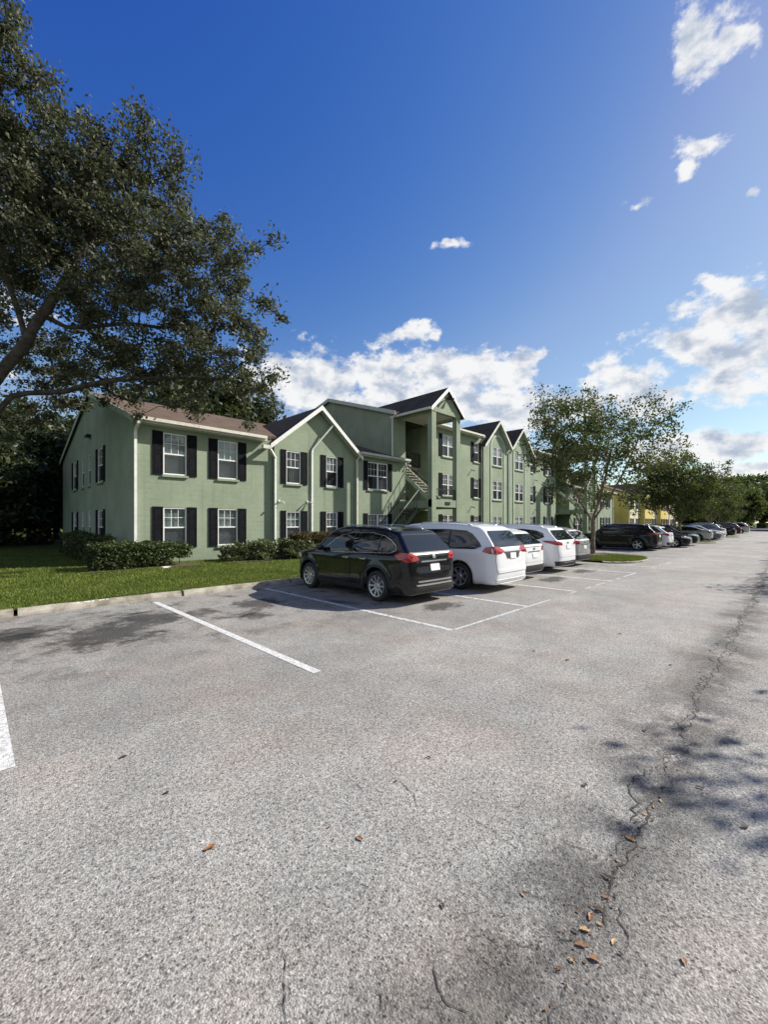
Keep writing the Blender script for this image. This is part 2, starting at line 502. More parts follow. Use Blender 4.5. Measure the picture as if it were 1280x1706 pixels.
def mat_paint(name, col, metal=0., rough=.3):
    m, n, l, b = new_mat(name)
    b.inputs['Base Color'].default_value = (*col, 1)
    b.inputs['Metallic'].default_value = metal
    b.inputs['Roughness'].default_value = rough
    b.inputs['Specular IOR Level'].default_value = .15
    b.inputs['Coat Weight'].default_value = .8
    b.inputs['Coat Roughness'].default_value = .03
    t = NT(n, l); P = t.obj(); x, y, z = t.xyz(P)
    dust = t.math('MULTIPLY', t.rng(z, .2, .6, 1, 0), t.rng(t.noise(P, 4, 5, .7), .35, .7, .0, .16))
    l.new(t.mix(dust, tuple(col), (.16, .145, .12)), b.inputs['Base Color'])
    l.new(t.math('MULTIPLY_ADD', t.noise(P, 3, 4), .10, rough - .05), b.inputs['Roughness'])
mat_paint('paint_black', (.004, .004, .006), 0, .28)
mat_paint('paint_white', (.72, .73, .74), 0, .35)
mat_paint('paint_pearl', (.66, .67, .68), 0, .35)
mat_paint('paint_silver', (.42, .43, .43), .6, .35)
mat_paint('paint_grey', (.12, .13, .13), .5, .35)
mat_paint('paint_maroon', (.045, .006, .010), .2, .3)
mat_paint('paint_blue', (.10, .17, .24), .4, .35)

# ------------------------------------------------------------------ mesh helpers
class MB:
    def __init__(s):
        s.v, s.f = [], []
    def add(s, vs, fs):
        o = len(s.v)
        s.v += [tuple(p) for p in vs]
        s.f += [tuple(i + o for i in f) for f in fs]
        return s
    def box(s, x0, x1, y0, y1, z0, z1):
        vs = [(x, y, z) for z in (z0, z1) for y in (y0, y1) for x in (x0, x1)]
        return s.add(vs, [(0, 2, 3, 1), (4, 5, 7, 6), (0, 1, 5, 4), (2, 6, 7, 3), (0, 4, 6, 2), (1, 3, 7, 5)])
    def prism(s, poly, off):                # polygon of 3D points swept by a vector
        n = len(poly); off = Vector(off)
        vs = [Vector(p) for p in poly] + [Vector(p) + off for p in poly]
        return s.add(vs, [tuple(range(n - 1, -1, -1)), tuple(range(n, 2 * n))] + [(i, (i + 1) % n, n + (i + 1) % n, n + i) for i in range(n)])
    def bar(s, a, b, w, h=None, up=(0, 0, 1)):   # box beam between two points
        a, b = Vector(a), Vector(b); h = h or w
        d = (b - a).normalized(); up = Vector(up)
        if abs(d.dot(up)) > .98: up = Vector((0, 1, 0))
        x = d.cross(up).normalized() * (w / 2); y = x.cross(d).normalized() * (h / 2)
        return s.prism([a - x - y, a + x - y, a + x + y, a - x + y], b - a)
    def tube(s, pts, r, n=8):
        pts = [Vector(p) for p in pts]
        rs = r if isinstance(r, (list, tuple)) else [r] * len(pts)
        base = len(s.v)
        for i, p in enumerate(pts):
            d = (pts[min(i + 1, len(pts) - 1)] - pts[max(i - 1, 0)]).normalized()
            up = Vector((0, 0, 1)) if abs(d.z) < .95 else Vector((0, 1, 0))
            x = d.cross(up).normalized(); y = x.cross(d)
            for k in range(n):
                a = 2 * math.pi * k / n
                s.v.append(tuple(p + (x * math.cos(a) + y * math.sin(a)) * rs[i]))
        for i in range(len(pts) - 1):
            for k in range(n):
                s.f.append((base + i * n + k, base + i * n + (k + 1) % n, base + (i + 1) * n + (k + 1) % n, base + (i + 1) * n + k))
        s.f.append(tuple(base + k for k in range(n - 1, -1, -1)))
        s.f.append(tuple(base + (len(pts) - 1) * n + k for k in range(n)))
        return s
    def mesh(s, name, mat=None, smooth=False, recalc=True):
        me = bpy.data.meshes.new(name)
        me.from_pydata(s.v, [], s.f)
        if recalc and len(s.f) < 60000:
            bm = bmesh.new(); bm.from_mesh(me)
            bmesh.ops.recalc_face_normals(bm, faces=bm.faces)
            bm.to_mesh(me); bm.free()
        if mat: me.materials.append(MAT[mat])
        if smooth: me.polygons.foreach_set('use_smooth', [True] * len(me.polygons))
        me.update()
        return me
def obj(name, me, parent=None, loc=None, rotz=None):
    o = bpy.data.objects.new(name, me)
    COL.objects.link(o)
    if parent: o.parent = parent
    if loc is not None: o.location = loc
    if rotz is not None: o.rotation_euler = (0, 0, rotz)
    return o
def tag(o, label=None, cat=None, group=None, kind=None):
    for k, v in (('label', label), ('category', cat), ('group', group), ('kind', kind)):
        if v: o[k] = v
    return o
def empty(name, loc=(0, 0, 0), rotz=0):
    o = obj(name, None, None, loc, rotz); o.empty_display_size = .3
    return o
def part(name, mb, mat, parent, smooth=False):
    return obj(name, mb.mesh(name, mat, smooth), parent)
def np_mesh(name, verts, faces, mat, smooth=False):
    """verts (N,3), faces (M,k) of one size"""
    me = bpy.data.meshes.new(name)
    verts = np.asarray(verts, np.float32); faces = np.asarray(faces, np.int32)
    k = faces.shape[1]
    me.vertices.add(len(verts)); me.vertices.foreach_set('co', verts.ravel())
    me.loops.add(faces.size); me.loops.foreach_set('vertex_index', faces.ravel())
    me.polygons.add(len(faces))
    me.polygons.foreach_set('loop_start', np.arange(0, faces.size, k, dtype=np.int32))
    if smooth: me.polygons.foreach_set('use_smooth', np.ones(len(faces), bool))
    me.update(calc_edges=True)
    if mat: me.materials.append(MAT[mat])
    return me

# ------------------------------------------------------------------ ground, parking lot, lawn, kerbs
KERB_V = 10.70
def lawn_z(v):
    return float(np.interp(v, [10.8, 12.5, 17.0, 200], [.10, .15, .26, .26]))
mb = MB(); mb.box(-900, 900, -900, 900, -.6, -.08)
tag(part('ground', mb, 'lawn_soil', None), kind='structure')
mb = MB()
mb.add([(-40, -3.8, 0), (170, -3.8, 0), (170, KERB_V + .08, 0), (-40, KERB_V + .08, 0)], [(0, 1, 2, 3)])
lot = tag(part('parking_lot', mb, 'asphalt', None), kind='structure')
mb = MB(); mb.box(-40, 170, -3.95, -3.795, -.1, .12)
tag(part('verge_kerb', mb, 'concrete', None), kind='structure')
mb = MB()
vs = [10.82, 11.3, 12.5, 14, 17, 24, 40, 120]
us = [-60] + list(np.arange(-20, 40, 3.0)) + [60, 100, 200]
grid = [(u, v, lawn_z(v) + .012 * math.sin(u * 1.7 + v * 2.1)) for v in vs for u in us]
n = len(us)
mb.add(grid, [(j * n + i, j * n + i + 1, (j + 1) * n + i + 1, (j + 1) * n + i) for j in range(len(vs) - 1) for i in range(n - 1)])
lawn = tag(part('lawn', mb, 'lawn_soil', None, True), kind='structure')

# stripes between the parking bays
BAY0, BAYW = 2.95, 2.735
def stripe(name, u, v0, v1, w, mat, z=.004):
    m = MB(); k = 14
    for i in range(k):
        a, b_ = v0 + (v1 - v0) * i / k, v0 + (v1 - v0) * (i + 1) / k
        m.add([(u - w / 2, a, z), (u + w / 2, a, z), (u + w / 2, b_, z), (u - w / 2, b_, z)], [(0, 1, 2, 3)])
    return part(name, m, mat, lot)
for k in range(-3, 7):
    u = BAY0 + BAYW * k - (.035 if k == -1 else 0)
    stripe('bay_stripe', u, 4.08, 10.25, .115, 'road_paint' if k < 1 else 'road_paint_faded')
for u in (24.3, 27.0, 29.6, 32.3, 35.0, 37.75, 40.5, 48.4, 51.2, 54.0, 56.8, 59.6, 62.4, 68, 70.8, 73.6, 76.4):
    stripe('bay_stripe', u, 4.4, 10.2, .10, 'road_paint_faded')
# the pale joint along the open ends of the bays
m = MB(); rr = random.Random(5)
for i in range(44):
    a = 5.75 + i * .38
    if a > 8.6 and rr.random() < .55: continue
    w = .018 + .018 * rr.random()
    m.add([(a, 4.07 - w, .0042), (a + .38, 4.07 - w, .0042), (a + .38, 4.07 + w, .0042), (a, 4.07 + w, .0042)], [(0, 1, 2, 3)])
part('pavement_joint', m, 'road_paint_faded', lot)

# cracks: thin ragged strips of dark opened asphalt
def crack(pts, w0, seed, jit=.03, z=.0035, step=.035):
    rr = random.Random(seed)
    P = [Vector((*p, 0)) for p in pts]
    line = []
    for a, b_ in zip(P[:-1], P[1:]):
        k = max(2, int((b_ - a).length / step))
        for i in range(k): line.append(a.lerp(b_, i / k))
    line.append(P[-1])
    nrm = [(line[min(i + 1, len(line) - 1)] - line[max(i - 1, 0)]).normalized() for i in range(len(line))]
    off = 0; m = MB(); Ls, Rs = [], []
    for i, (p, d) in enumerate(zip(line, nrm)):
        off = off * .80 + rr.uniform(-1, 1) * jit * 1.25
        s = Vector((-d.y, d.x, 0)); q = p + s * off
        w = w0 * 1.15 * rr.uniform(.08, 1.0) ** 1.3 * (1 - .7 * abs(2 * i / len(line) - 1) ** 3)
        Ls.append(q + s * w); Rs.append(q - s * w)
    vs = [(p.x, p.y, z) for p in Ls] + [(p.x, p.y, z) for p in Rs]
    n = len(Ls)
    m.add(vs, [(i, n + i, n + i + 1, i + 1) for i in range(n - 1)])
    return part('crack', m, 'crack_dark', lot)
def G(px, py):
    d = FPX * EYE / (py - HOR); r = (px - CXP) / FPX
    return (d * (1 + r) / S2, d * (1 - r) / S2)
crack([G(1275, 962), G(1190, 1120), G(1132, 1225), G(1105, 1310)], .006, 1, .02)
crack([G(1105, 1310), G(1060, 1385), G(1025, 1450), G(1040, 1510), G(1045, 1580)], .008, 2, .012, step=.02)
crack([G(1025, 1450), G(1000, 1520), G(1010, 1560)], .004, 3, .008, step=.02)
crack([G(770, 1345), G(840, 1405), G(910, 1455)], .0022, 4, .01, step=.02)
crack([G(868, 1485), G(930, 1508)], .0028, 5, .008, step=.02)
crack([G(720, 1600), G(740, 1665), G(790, 1700)], .004, 6, .008, step=.02)
crack([G(840, 1640), G(885, 1670)], .0025, 7, .008, step=.02)
crack([G(468, 1560), G(480, 1620), G(486, 1706)], .0032, 8, .008, step=.02)
crack([G(572, 1285), G(608, 1318)], .003, 9, .008, step=.02)
crack([G(780, 1560), G(860, 1575), G(900, 1590)], .0022, 10, .01, step=.02)
for i, (xa, ya, xb, yb) in enumerate(((700, 1480, 760, 1520), (760, 1520, 850, 1525), (850, 1525, 905, 1560), (820, 1480, 845, 1545), (845, 1545, 835, 1620), (905, 1560, 960, 1555), (835, 1620, 880, 1665), (780, 1575, 835, 1620), (600, 1640, 640, 1690), (1080, 1420, 1030, 1440), (1000, 1360, 1060, 1385), (940, 1400, 1000, 1440), (905, 1420, 945, 1470), (1130, 1225, 1080, 1300), (660, 1300, 700, 1345))):
    crack([G(xa, ya), G((xa + xb) / 2 + 8, (ya + yb) / 2), G(xb, yb)], .0016 + .0007 * (i % 3), 40 + i, .008, step=.018)
crack([(5.2, .75), (9, .8), (14, .7), (20, .8), (30, .75), (44, .8)], .012, 11, .05, step=.09)
for i in range(9):
    u_ = 2.4 + i * 1.35
    crack([(u_, .62 + .05 * (i % 3)), (u_ + .7, .78 - .06 * (i % 2)), (u_ + 1.5, .66 + .08 * (i % 3))], .006, 70 + i, .03, step=.04)
crack([(1.6, .63), (1.0, .55), (.2, .62), (-1.5, .6)], .006, 12, .02)

# kerb stones of the bays (with one painted stretch) and of the island
def kerb_mesh(L, h=.125, w=.16, seed=0):
    rr = random.Random(seed); m = MB(); k = 12
    prof = [(-w / 2 - .035, -.05), (-w / 2 - .02, .05), (-w / 2 + .005, h - .025), (-w / 2 + .03, h), (w / 2 - .01, h), (w / 2, -.05)]
    n = len(prof)
    for i in range(k + 1):
        x = L * i / k
        for (y, z) in prof:
            m.v.append((x, y + rr.uniform(-.006, .006), z + (rr.uniform(-.006, .006) if z > 0 else 0)))
    for i in range(k):
        for j in range(n - 1):
            m.f.append((i * n + j, (i + 1) * n + j, (i + 1) * n + j + 1, i * n + j + 1))
    m.f.append(tuple(range(n))); m.f.append(tuple(k * n + j for j in range(n)))
    return m.mesh('kerb_stone', 'concrete')
kerb = tag(empty('kerb', (0, KERB_V, 0)), kind='structure')
KM = [kerb_mesh(2.99, seed=s) for s in range(4)]
for i in range(-6, 20):
    u = .62 + 3.05 * i
    o = obj('kerb_stone', KM[i % 4], kerb, (u + .03, rr.uniform(-.012, .012), 0), rr.uniform(-.005, .005))
# worn white paint stretch on one stone
m = MB(); rr = random.Random(11)
x = .95
for k in range(9):
    for j in range(5):
        if rr.random() < .78:
            m.box(x, x + .052, -.001 + .0, .001, .038 + j * .02, .056 + j * .02)
        x += .055 if j == 4 else 0
    if k % 2: x += .02
mk = m.mesh('worn_paint', 'white_trim')
o = obj('worn_paint', mk, kerb, (.62, -.086, .0)); o.rotation_euler = (R(-12), 0, 0)

# island with a low kerb ring
def island(u0, u1, v0, v1, label_kerb):
    pts = []
    r = (u1 - u0) / 2; uc = (u0 + u1) / 2
    for k in range(13):
        a = math.pi + math.pi * k / 12
        pts.append((uc + r * math.cos(a), v0 + r * .55 * (1 + math.sin(a))))
    pts.append((u1, v1)); pts.append((u0, v1))
    m = MB(); n = len(pts)
    cx, cy = uc, (v0 + v1) / 2
    inn = [((p[0] - cx) * .93 + cx, (p[1] - cy) * .96 + cy) for p in pts]
    m.add([(x, y, .075) for x, y in inn] + [(cx, cy, .15)], [(i, (i + 1) % n, n) for i in range(n)])
    g = tag(part('island_grass', m, 'lawn_soil', None), kind='structure')
    m = MB()
    for i in range(n - 2):
        m.add([(*pts[i], -.03), (*pts[i + 1], -.03), (*inn[i + 1], -.03), (*inn[i], -.03), (*pts[i], .06), (*pts[i + 1], .06), (*inn[i + 1], .08), (*inn[i], .08)],
              [(0, 1, 5, 4), (4, 5, 6, 7), (2, 3, 7, 6)])
    tag(part('island_kerb', m, 'concrete', None), kind='structure')
    return pts
isl1 = island(19.7, 24.0, 4.9, 10.62, '')
isl2 = island(43.6, 47.6, 4.9, 10.62, '')
isl3 = island(63.2, 67.0, 4.9, 10.62, '')

# ------------------------------------------------------------------ grass blades (uncountable)
def grass_blades(name, us, vs, zs, hmin, hmax, wmul=1.):
    n = len(us)
    h = RNG.uniform(hmin, hmax, n); a = RNG.uniform(0, 2 * np.pi, n); w = RNG.uniform(.004, .009, n) * wmul
    la = RNG.uniform(0, 2 * np.pi, n); ln = RNG.uniform(.1, .7, n) * h
    base = np.stack([us, vs, zs - .005], 1)
    sx = np.stack([np.cos(a) * w, np.sin(a) * w, np.zeros(n)], 1)
    tip = base + np.stack([np.cos(la) * ln, np.sin(la) * ln, h], 1)
    V_ = np.empty((n * 3, 3)); V_[0::3] = base - sx; V_[1::3] = base + sx; V_[2::3] = tip
    F_ = np.arange(n * 3).reshape(-1, 3)
    return np_mesh(name, V_, F_, 'grass_blade')
def lawn_pts(n, u0, u1, v0, v1):
    us = RNG.uniform(u0, u1, n); vs = v0 + (v1 - v0) * RNG.random(n) ** 1.25
    zs = np.interp(vs, [10.8, 12.5, 17.0, 200], [.10, .15, .26, .26]) + .012 * np.sin(us * 1.7 + vs * 2.1)
    return us, vs, zs
U1, V1, Z1 = lawn_pts(95000, -4, 7.5, 10.80, 17.0)
Ua, Va, Za = lawn_pts(16000, -4, 16, 10.78, 11.0)
Ub, Vb, Zb = lawn_pts(22000, 7.5, 22, 10.85, 16.8)
Uc, Vc, Zc = lawn_pts(16000, -9, 4, 17, 30)
tag(obj('lawn_grass', grass_blades('lawn_grass', np.concatenate([U1, Ua, Ub, Uc]), np.concatenate([V1, Va, Vb, Vc]), np.concatenate([Z1, Za, Zb, Zc]), .025, .075, 1.6)),
    'short green mown grass covering the lawn', 'grass', kind='stuff')
n = 16000
us = RNG.uniform(19.9, 23.8, n); vs = RNG.uniform(5.0, 10.5, n)
keep = (vs > 4.95 + 1.15 * (1 - np.sqrt(np.clip(1 - ((us - 21.85) / 2.05) ** 2, 0, 1)))) & (np.hypot(us - 22.9, vs - 7.6) > .55)
us, vs = us[keep], vs[keep]
tag(obj('island_turf', grass_blades('island_turf', us, vs, np.full(len(us), .09), .05, .12, 1.7)), 'grass growing on the planted parking island', 'grass', kind='stuff')

# ------------------------------------------------------------------ apartment building
GB = empty('apartment_building', (30, 17, 0))
tag(GB, 'long green stuccoed apartment building with black shutters, gables and a central three-storey block', 'building')
def bpart(name, mb, mat, parent=GB, smooth=False):
    o = obj(name, mb.mesh(name, mat, smooth), parent)
    if parent is GB: o.location = (-30, -17, 0)
    return o
def wall_mesh(mb, mapf, s0, s1, z0, z1, openings, reveal=.13, crown=None):
    """mapf(s, depth, z); openings (s0,s1,z0,z1)"""
    ss = sorted({s0, s1, *[o[0] for o in openings], *[o[1] for o in openings]})
    zs = sorted({z0, z1, *[o[2] for o in openings], *[o[3] for o in openings]})
    for a, b_ in zip(ss[:-1], ss[1:]):
        for c, d in zip(zs[:-1], zs[1:]):
            ms, mz = (a + b_) / 2, (c + d) / 2
            if any(o[0] < ms < o[1] and o[2] < mz < o[3] for o in openings): continue
            mb.add([mapf(a, 0, c), mapf(b_, 0, c), mapf(b_, 0, d), mapf(a, 0, d)], [(0, 1, 2, 3)])
    for (a, b_, c, d) in openings:
        for p, q in (((a, c), (b_, c)), ((b_, c), (b_, d)), ((b_, d), (a, d)), ((a, d), (a, c))):
            mb.add([mapf(p[0], 0, p[1]), mapf(q[0], 0, q[1]), mapf(q[0], reveal, q[1]), mapf(p[0], reveal, p[1])], [(0, 1, 2, 3)])
    if crown: mb.add([mapf(s, 0, z) for s, z in crown], [tuple(range(len(crown)))])
    return mb
WMESH = {}
def win_meshes(w, h, dbl, style):
    key = (round(w, 2), round(h, 2), dbl, style)
    if key in WMESH: return WMESH[key]
    D = {}
    f = .045
    fr = MB()
    y0, y1 = .015, .085
    fr.box(-w / 2, -w / 2 + f, y0, y1, 0, h); fr.box(w / 2 - f, w / 2, y0, y1, 0, h)
    fr.box(-w / 2 + f, w / 2 - f, y0, y1, 0, f); fr.box(-w / 2 + f, w / 2 - f, y0, y1, h - f, h)
    if dbl: fr.box(-.045, .045, y0 - .004, y1, f, h - f)
    D['frame'] = fr.mesh('window', 'window_vinyl')
    mu = MB()
    units = [(-w / 2 + f, w / 2 - f)] if not dbl else [(-w / 2 + f, -.045), (.045, w / 2 - f)]
    for (a, b_) in units:
        mu.box(a, b_, .028, .07, h * .5 - .025, h * .5 + .025)
        cols = 3 if (b_ - a) > .55 else 2
        for k in range(1, cols):
            x = a + (b_ - a) * k / cols
            mu.box(x - .009, x + .009, .045, .058, h * .5 + .025, h - f)
        z = h * .75
        mu.box(a, b_, .0465, .0565, z - .009, z + .009)
    D['sash'] = mu.mesh('sash', 'window_vinyl')
    gp = MB(); gp.box(-w / 2 + f, w / 2 - f, .058, .064, f, h - f)
    D['pane'] = gp.mesh('pane', 'window_glass')
    bl = MB()
    if style == 'blind': bl.box(-w / 2 + .02, w / 2 - .02, .125, .14, .02, h - .02); mt = 'blind_slats'
    elif style == 'half': bl.box(-w / 2 + .02, w / 2 - .02, .125, .14, h * .48, h - .02); mt = 'blind_slats'
    elif style == 'low': bl.box(-w / 2 + w * .30, w / 2 - .05, .125, .14, .02, h * .5); mt = 'curtain'
    else: bl.box(-w / 2 + .02, w / 2 - .02, .125, .14, .02, h - .02); mt = 'curtain'
    D['blind'] = bl.mesh('blind', mt)
    sc_ = MB()
    for (a, b_) in units: sc_.box(a + .004, b_ - .004, .030, .034, f, h * .5 - .025)
    D['screen'] = sc_.mesh('screen', 'insect_screen')
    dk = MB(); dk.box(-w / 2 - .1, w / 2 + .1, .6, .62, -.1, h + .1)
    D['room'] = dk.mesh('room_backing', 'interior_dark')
    sl = MB(); sl.prism([(-w / 2 - .05, -.075, -.10), (-w / 2 - .05, .08, -.10), (-w / 2 - .05, .08, 0.003), (-w / 2 - .05, -.075, -.015)], (w + .1, 0, 0))
    D['sill'] = sl.mesh('sill', 'green_stucco' if style != 'far' else 'green_stucco')
    WMESH[key] = D
    return D
SMESH = {}
def shutter_mesh(w, h):
    key = (round(w, 2), round(h, 2))
    if key in SMESH: return SMESH[key]
    m = MB(); y = -.035; e = .045
    m.box(-w / 2, w / 2, y + .012, 0, 0, h)
    m.box(-w / 2, -w / 2 + e, y, y + .0125, 0, h); m.box(w / 2 - e, w / 2, y, y + .0125, 0, h)
    for z0, z1 in ((0, .07), (h * .5 - .035, h * .5 + .035), (h - .07, h)): m.box(-w / 2 + e, w / 2 - e, y + .0005, y + .0125, z0, z1)
    for z0, z1 in ((.11, h * .5 - .075), (h * .5 + .075, h - .11)): m.box(-w / 2 + e + .03, w / 2 - e - .03, y + .004, y + .0125, z0, z1)
    SMESH[key] = m.mesh('shutter', 'black_shutter')
    return SMESH[key]
OPEN = []
def add_window(bld, org, s, plane, z, w, h, style='blind', dbl=False, shut=(.36, .36), face='front', full=True):
    """s along the wall, plane = its Y (front) or X (end wall)"""
    D = win_meshes(w, h, dbl, style)
    if face == 'front': loc, rz = Vector((s, plane, z)), 0
    else: loc, rz = Vector((plane, s, z)), R(-90)
    loc = loc - Vector(org)
    o = obj('window', D['frame'], bld, loc, rz)
    for k in ('sash', 'pane', 'blind', 'screen', 'sill'):
        obj(k, D[k], o)
    for sgn, sw in zip((-1, 1), shut):
        if not sw: continue
        dx = sgn * (w / 2 + sw / 2 + .012)
        l = loc + (Vector((dx, 0, -.03)) if face == 'front' else Vector((0, -dx, -.03)))
        obj('shutter', shutter_mesh(sw, h + .06), bld, l, rz)
    return (s - w / 2, s + w / 2, z, z + h)
ORG = (30, 17, 0)
MIR = 2 * U(848, 16.8)
SILL = (.84, 3.62, 6.28)
WH = 1.52
E2, E3 = 5.62, 8.32
ROOF_SLOPE = .31
def gutter(a, b_, mat='cream_gutter', drop=.0):
    m = MB(); a, b_ = Vector(a), Vector(b_)
    d = (b_ - a).normalized(); o = Vector((d.y, -d.x, 0)) * .115
    z = Vector((0, 0, .12))
    poly = [a, a + o * .75, a + o, a + o + z, a + o * .9 + z, a + o * .9 + z * .4, a + z * .4]
    m.prism(poly, b_ - a)
    return bpart('gutter', m, mat)
def downspout(pts, mat='white_trim', r=.045):
    m = MB()
    for p, q in zip(pts[:-1], pts[1:]): m.bar(p, Vector(q) + (Vector(q) - Vector(p)).normalized() * .02, r * 2, r * 1.5)
    return bpart('downspout', m, mat)
def roof_plane(pts, mat, th=.11, name='roof'):
    m = MB(); m.prism(pts, (0, 0, -th))
    return bpart(name, m, mat)
def flood_light(p, mat='lamp_white', s=.09):
    m = MB(); p = Vector(p)
    m.box(p.x - s * .5, p.x + s * .5, p.y - .03, p.y + .01, p.z - s * .5, p.z + s * .5)
    for sg in (-1, 1):
        m.tube([p + Vector((sg * s * .3, -.02, 0)), p + Vector((sg * s * 1.0, -.14, -.04)), p + Vector((sg * s * 1.5, -.24, -.09))], [s * .15, s * .3, s * .55], 10)
    return bpart('wall_light', m, mat)

STY = random.Random(21)
EV = 16.62
def half(mirror):
    X = (lambda u: MIR - u) if mirror else (lambda u: u)
    sg = -1 if mirror else 1
    def rngX(a, b_): return (min(X(a), X(b_)), max(X(a), X(b_)))
    fmap = lambda v0: (lambda s, d, z: (s, v0 + d, z))
    def pick(*c): return STY.choice(c)
    def W(px0, px1, v, z, h, style, dbl=False, shut=True, sl=None, sr=None):
        a, b_ = U(px0, v), U(px1, v)
        c, w = (a + b_) / 2, b_ - a
        s = (sl if sl is not None else w * .42, sr if sr is not None else w * .42) if shut else (0, 0)
        if mirror: s = s[::-1]
        return add_window(GB, ORG, X(c), v, z, w, h, style, dbl, s)
    # ---- two-storey wing, first bay
    u0, u1 = 4.17, 9.80
    if mirror: u0 = 3.6
    s0, s1 = rngX(u0, u1)
    ops = []
    for k, (a, b_) in enumerate(((272, 311), (363, 396))):
        ops.append(W(a, b_, 17., SILL[0], WH, 'blind', sl=.37, sr=.37))
        ops.append(W(a, b_, 17., SILL[1], WH + .06, 'blind', sl=.37, sr=.37))
    m = wall_mesh(MB(), fmap(17.), s0, s1, -.1, E2, ops)
    bpart('wall', m, 'green_stucco')
    # end wall with its gable
    emap = (lambda s, d, z: (X(u0) + sg * d, s, z))
    ops = []
    RV, RZ, BV = 24.6, 8.10, 33.0
    if not mirror:
        for z, hh in ((SILL[0] - .02, WH), (SILL[1], WH)):
            for a, b_ in ((160, 176), (120, 131)):
                va, vb = V(b_, u0), V(a, u0)
                st = 'low'
                ww = (vb - va) * .62
                ops.append(add_window(GB, ORG, (va + vb) / 2, u0, z, ww, hh, st, False, (.30, .30), 'end'))
            for a, b_ in ((146.5, 151.5), (135.5, 141)):
                va, vb = V(b_, u0), V(a, u0)
                ops.append(add_window(GB, ORG, (va + vb) / 2, u0, z, .62, hh, 'low', False, (0, 0), 'end'))
    m = wall_mesh(MB(), emap, 17., BV, -.1, E2, ops, crown=[(17., E2), (BV, E2), (RV, RZ)])
    bpart('wall', m, 'green_stucco')
    m = MB(); m.add([(X(u0), BV, -.1), (X(17.7), BV, -.1), (X(17.7), BV, E2), (X(u0), BV, E2)], [(0, 1, 2, 3)])
    bpart('wall', m, 'green_stucco')
    # main roof of the wing
    fs = (RZ - E2) / (RV - 17.)
    zf = lambda v: RZ + .10 + (v - RV) * fs if v < RV else RZ + .10 - (v - RV) * (RZ - E2) / (BV - RV)
    ea, eb = X(u0 - .12), X(17.7)
    for ra, rb, rv in ((u0 - .12, 9.50, EV), (9.50, 14.80, 16.95), (14.80, 17.7, EV)):
        roof_plane([(X(ra), rv, zf(rv)), (X(rb), rv, zf(rv)), (X(rb), RV, zf(RV)), (X(ra), RV, zf(RV))], 'brown_shingle')
    roof_plane([(ea, BV + .4, zf(BV + .4)), (eb, BV + .4, zf(BV + .4)), (eb, RV, zf(RV)), (ea, RV, zf(RV))], 'brown_shingle')
    # rake boards, fascia, soffit
    m = MB()
    for va, vb in ((EV, RV), (RV, BV + .4)):
        m.prism([(X(u0 - .145), va, zf(va) - .20), (X(u0 - .145), vb, zf(vb) - .20), (X(u0 - .145), vb, zf(vb) + .012), (X(u0 - .145), va, zf(va) + .012)], (sg * .028, 0, 0))
    bpart('rake_board', m, 'pale_green_trim')
    m = MB(); a, b_ = rngX(u0 - .11, 9.3)
    m.box(a, b_, EV - .01, EV + .015, zf(EV) - .20, zf(EV) - .005); m.box(a, b_, EV + .016, 17.0, zf(EV) - .20, zf(EV) - .185)
    bpart('fascia', m, 'cream_gutter')
    a, b_ = rngX(u0 - .12, 9.25)
    gutter((a, EV - .012, zf(EV) - .13), (b_, EV - .012, zf(EV) - .13))
    zg = zf(EV) - .12
    downspout([(X(u0 + .06), EV - .07, zg), (X(u0 + .06), EV - .05, zg - .14), (X(u0 + .06), 16.945, zg - .36), (X(u0 + .06), 16.945, .2)])
    if not mirror:
        m = MB(); m.box(u0 - .16, u0 + .01, 24.35, 24.75, 5.95, 6.07); m.box(u0 - .2, u0 - .161, 24.3, 24.8, 5.93, 6.05)
        bpart('wall_light', m, 'dark_metal')
    # ---- gabled bay
    v2 = 16.87; a2, b2 = 9.80, 14.59
    P0 = 12.22; PZ = 7.40
    s0, s1 = rngX(a2, b2)
    ops = []
    for px0, px1, st, sl, sr in ((477, 501, 'low', .28, .36), (543.5, 562.5, 'half', .33, .36)):
        for kf in (0, 1):
            ops.append(W(px0, px1, v2, SILL[kf], WH if kf else WH - .05, st if kf else 'blind', sl=sl, sr=sr))
    cz = 5.45
    m = wall_mesh(MB(), fmap(v2), s0, s1, -.1, cz, ops, crown=[(X(a2), cz), (X(b2), cz), (X(P0), PZ - .08)])
    for uu in (a2, b2): m.add([(X(uu), v2, -.1), (X(uu), 17.3, -.1), (X(uu), 17.3, cz), (X(uu), v2, cz)], [(0, 1, 2, 3)])
    bpart('wall', m, 'green_stucco')
    ov, front = .36, v2 - .36
    sl_l = (PZ - cz) / (P0 - a2)
    lz, rz_ = PZ - (P0 - (a2 - ov)) * sl_l, PZ - ((b2 + .30) - P0) * (PZ - cz) / (b2 - P0)
    VB = 22.6
    roof_plane([(X(a2 - ov), front, lz + .1), (X(P0), front, PZ + .1), (X(P0), VB, PZ + .1), (X(a2 - ov), VB, lz + .1)], 'dark_shingle')
    roof_plane([(X(b2 + .30), front, rz_ + .1), (X(P0), front, PZ + .1), (X(P0), VB, PZ + .1), (X(b2 + .30), VB, rz_ + .1)], 'dark_shingle')
    m = MB()
    for (uu, zz) in ((a2 - ov - .03, lz), (b2 + .33, rz_)):
        m.prism([(X(uu), front - .03, zz - .10), (X(P0), front - .03, PZ - .10 + .0), (X(P0), front - .03, PZ + .125), (X(uu), front - .03, zz + .12)], (0, .028, 0))
    bpart('rake_board', m, 'white_trim')
    m = MB()
    for (uu, zz) in ((a2 - ov, lz), (b2 + .3, rz_)):
        m.prism([(X(uu), front, zz - .03), (X(P0), front, PZ - .03), (X(P0), front, PZ - .012), (X(uu), front, zz - .012)], (0, .36, 0))
    bpart('soffit', m, 'grey_green_gutter')
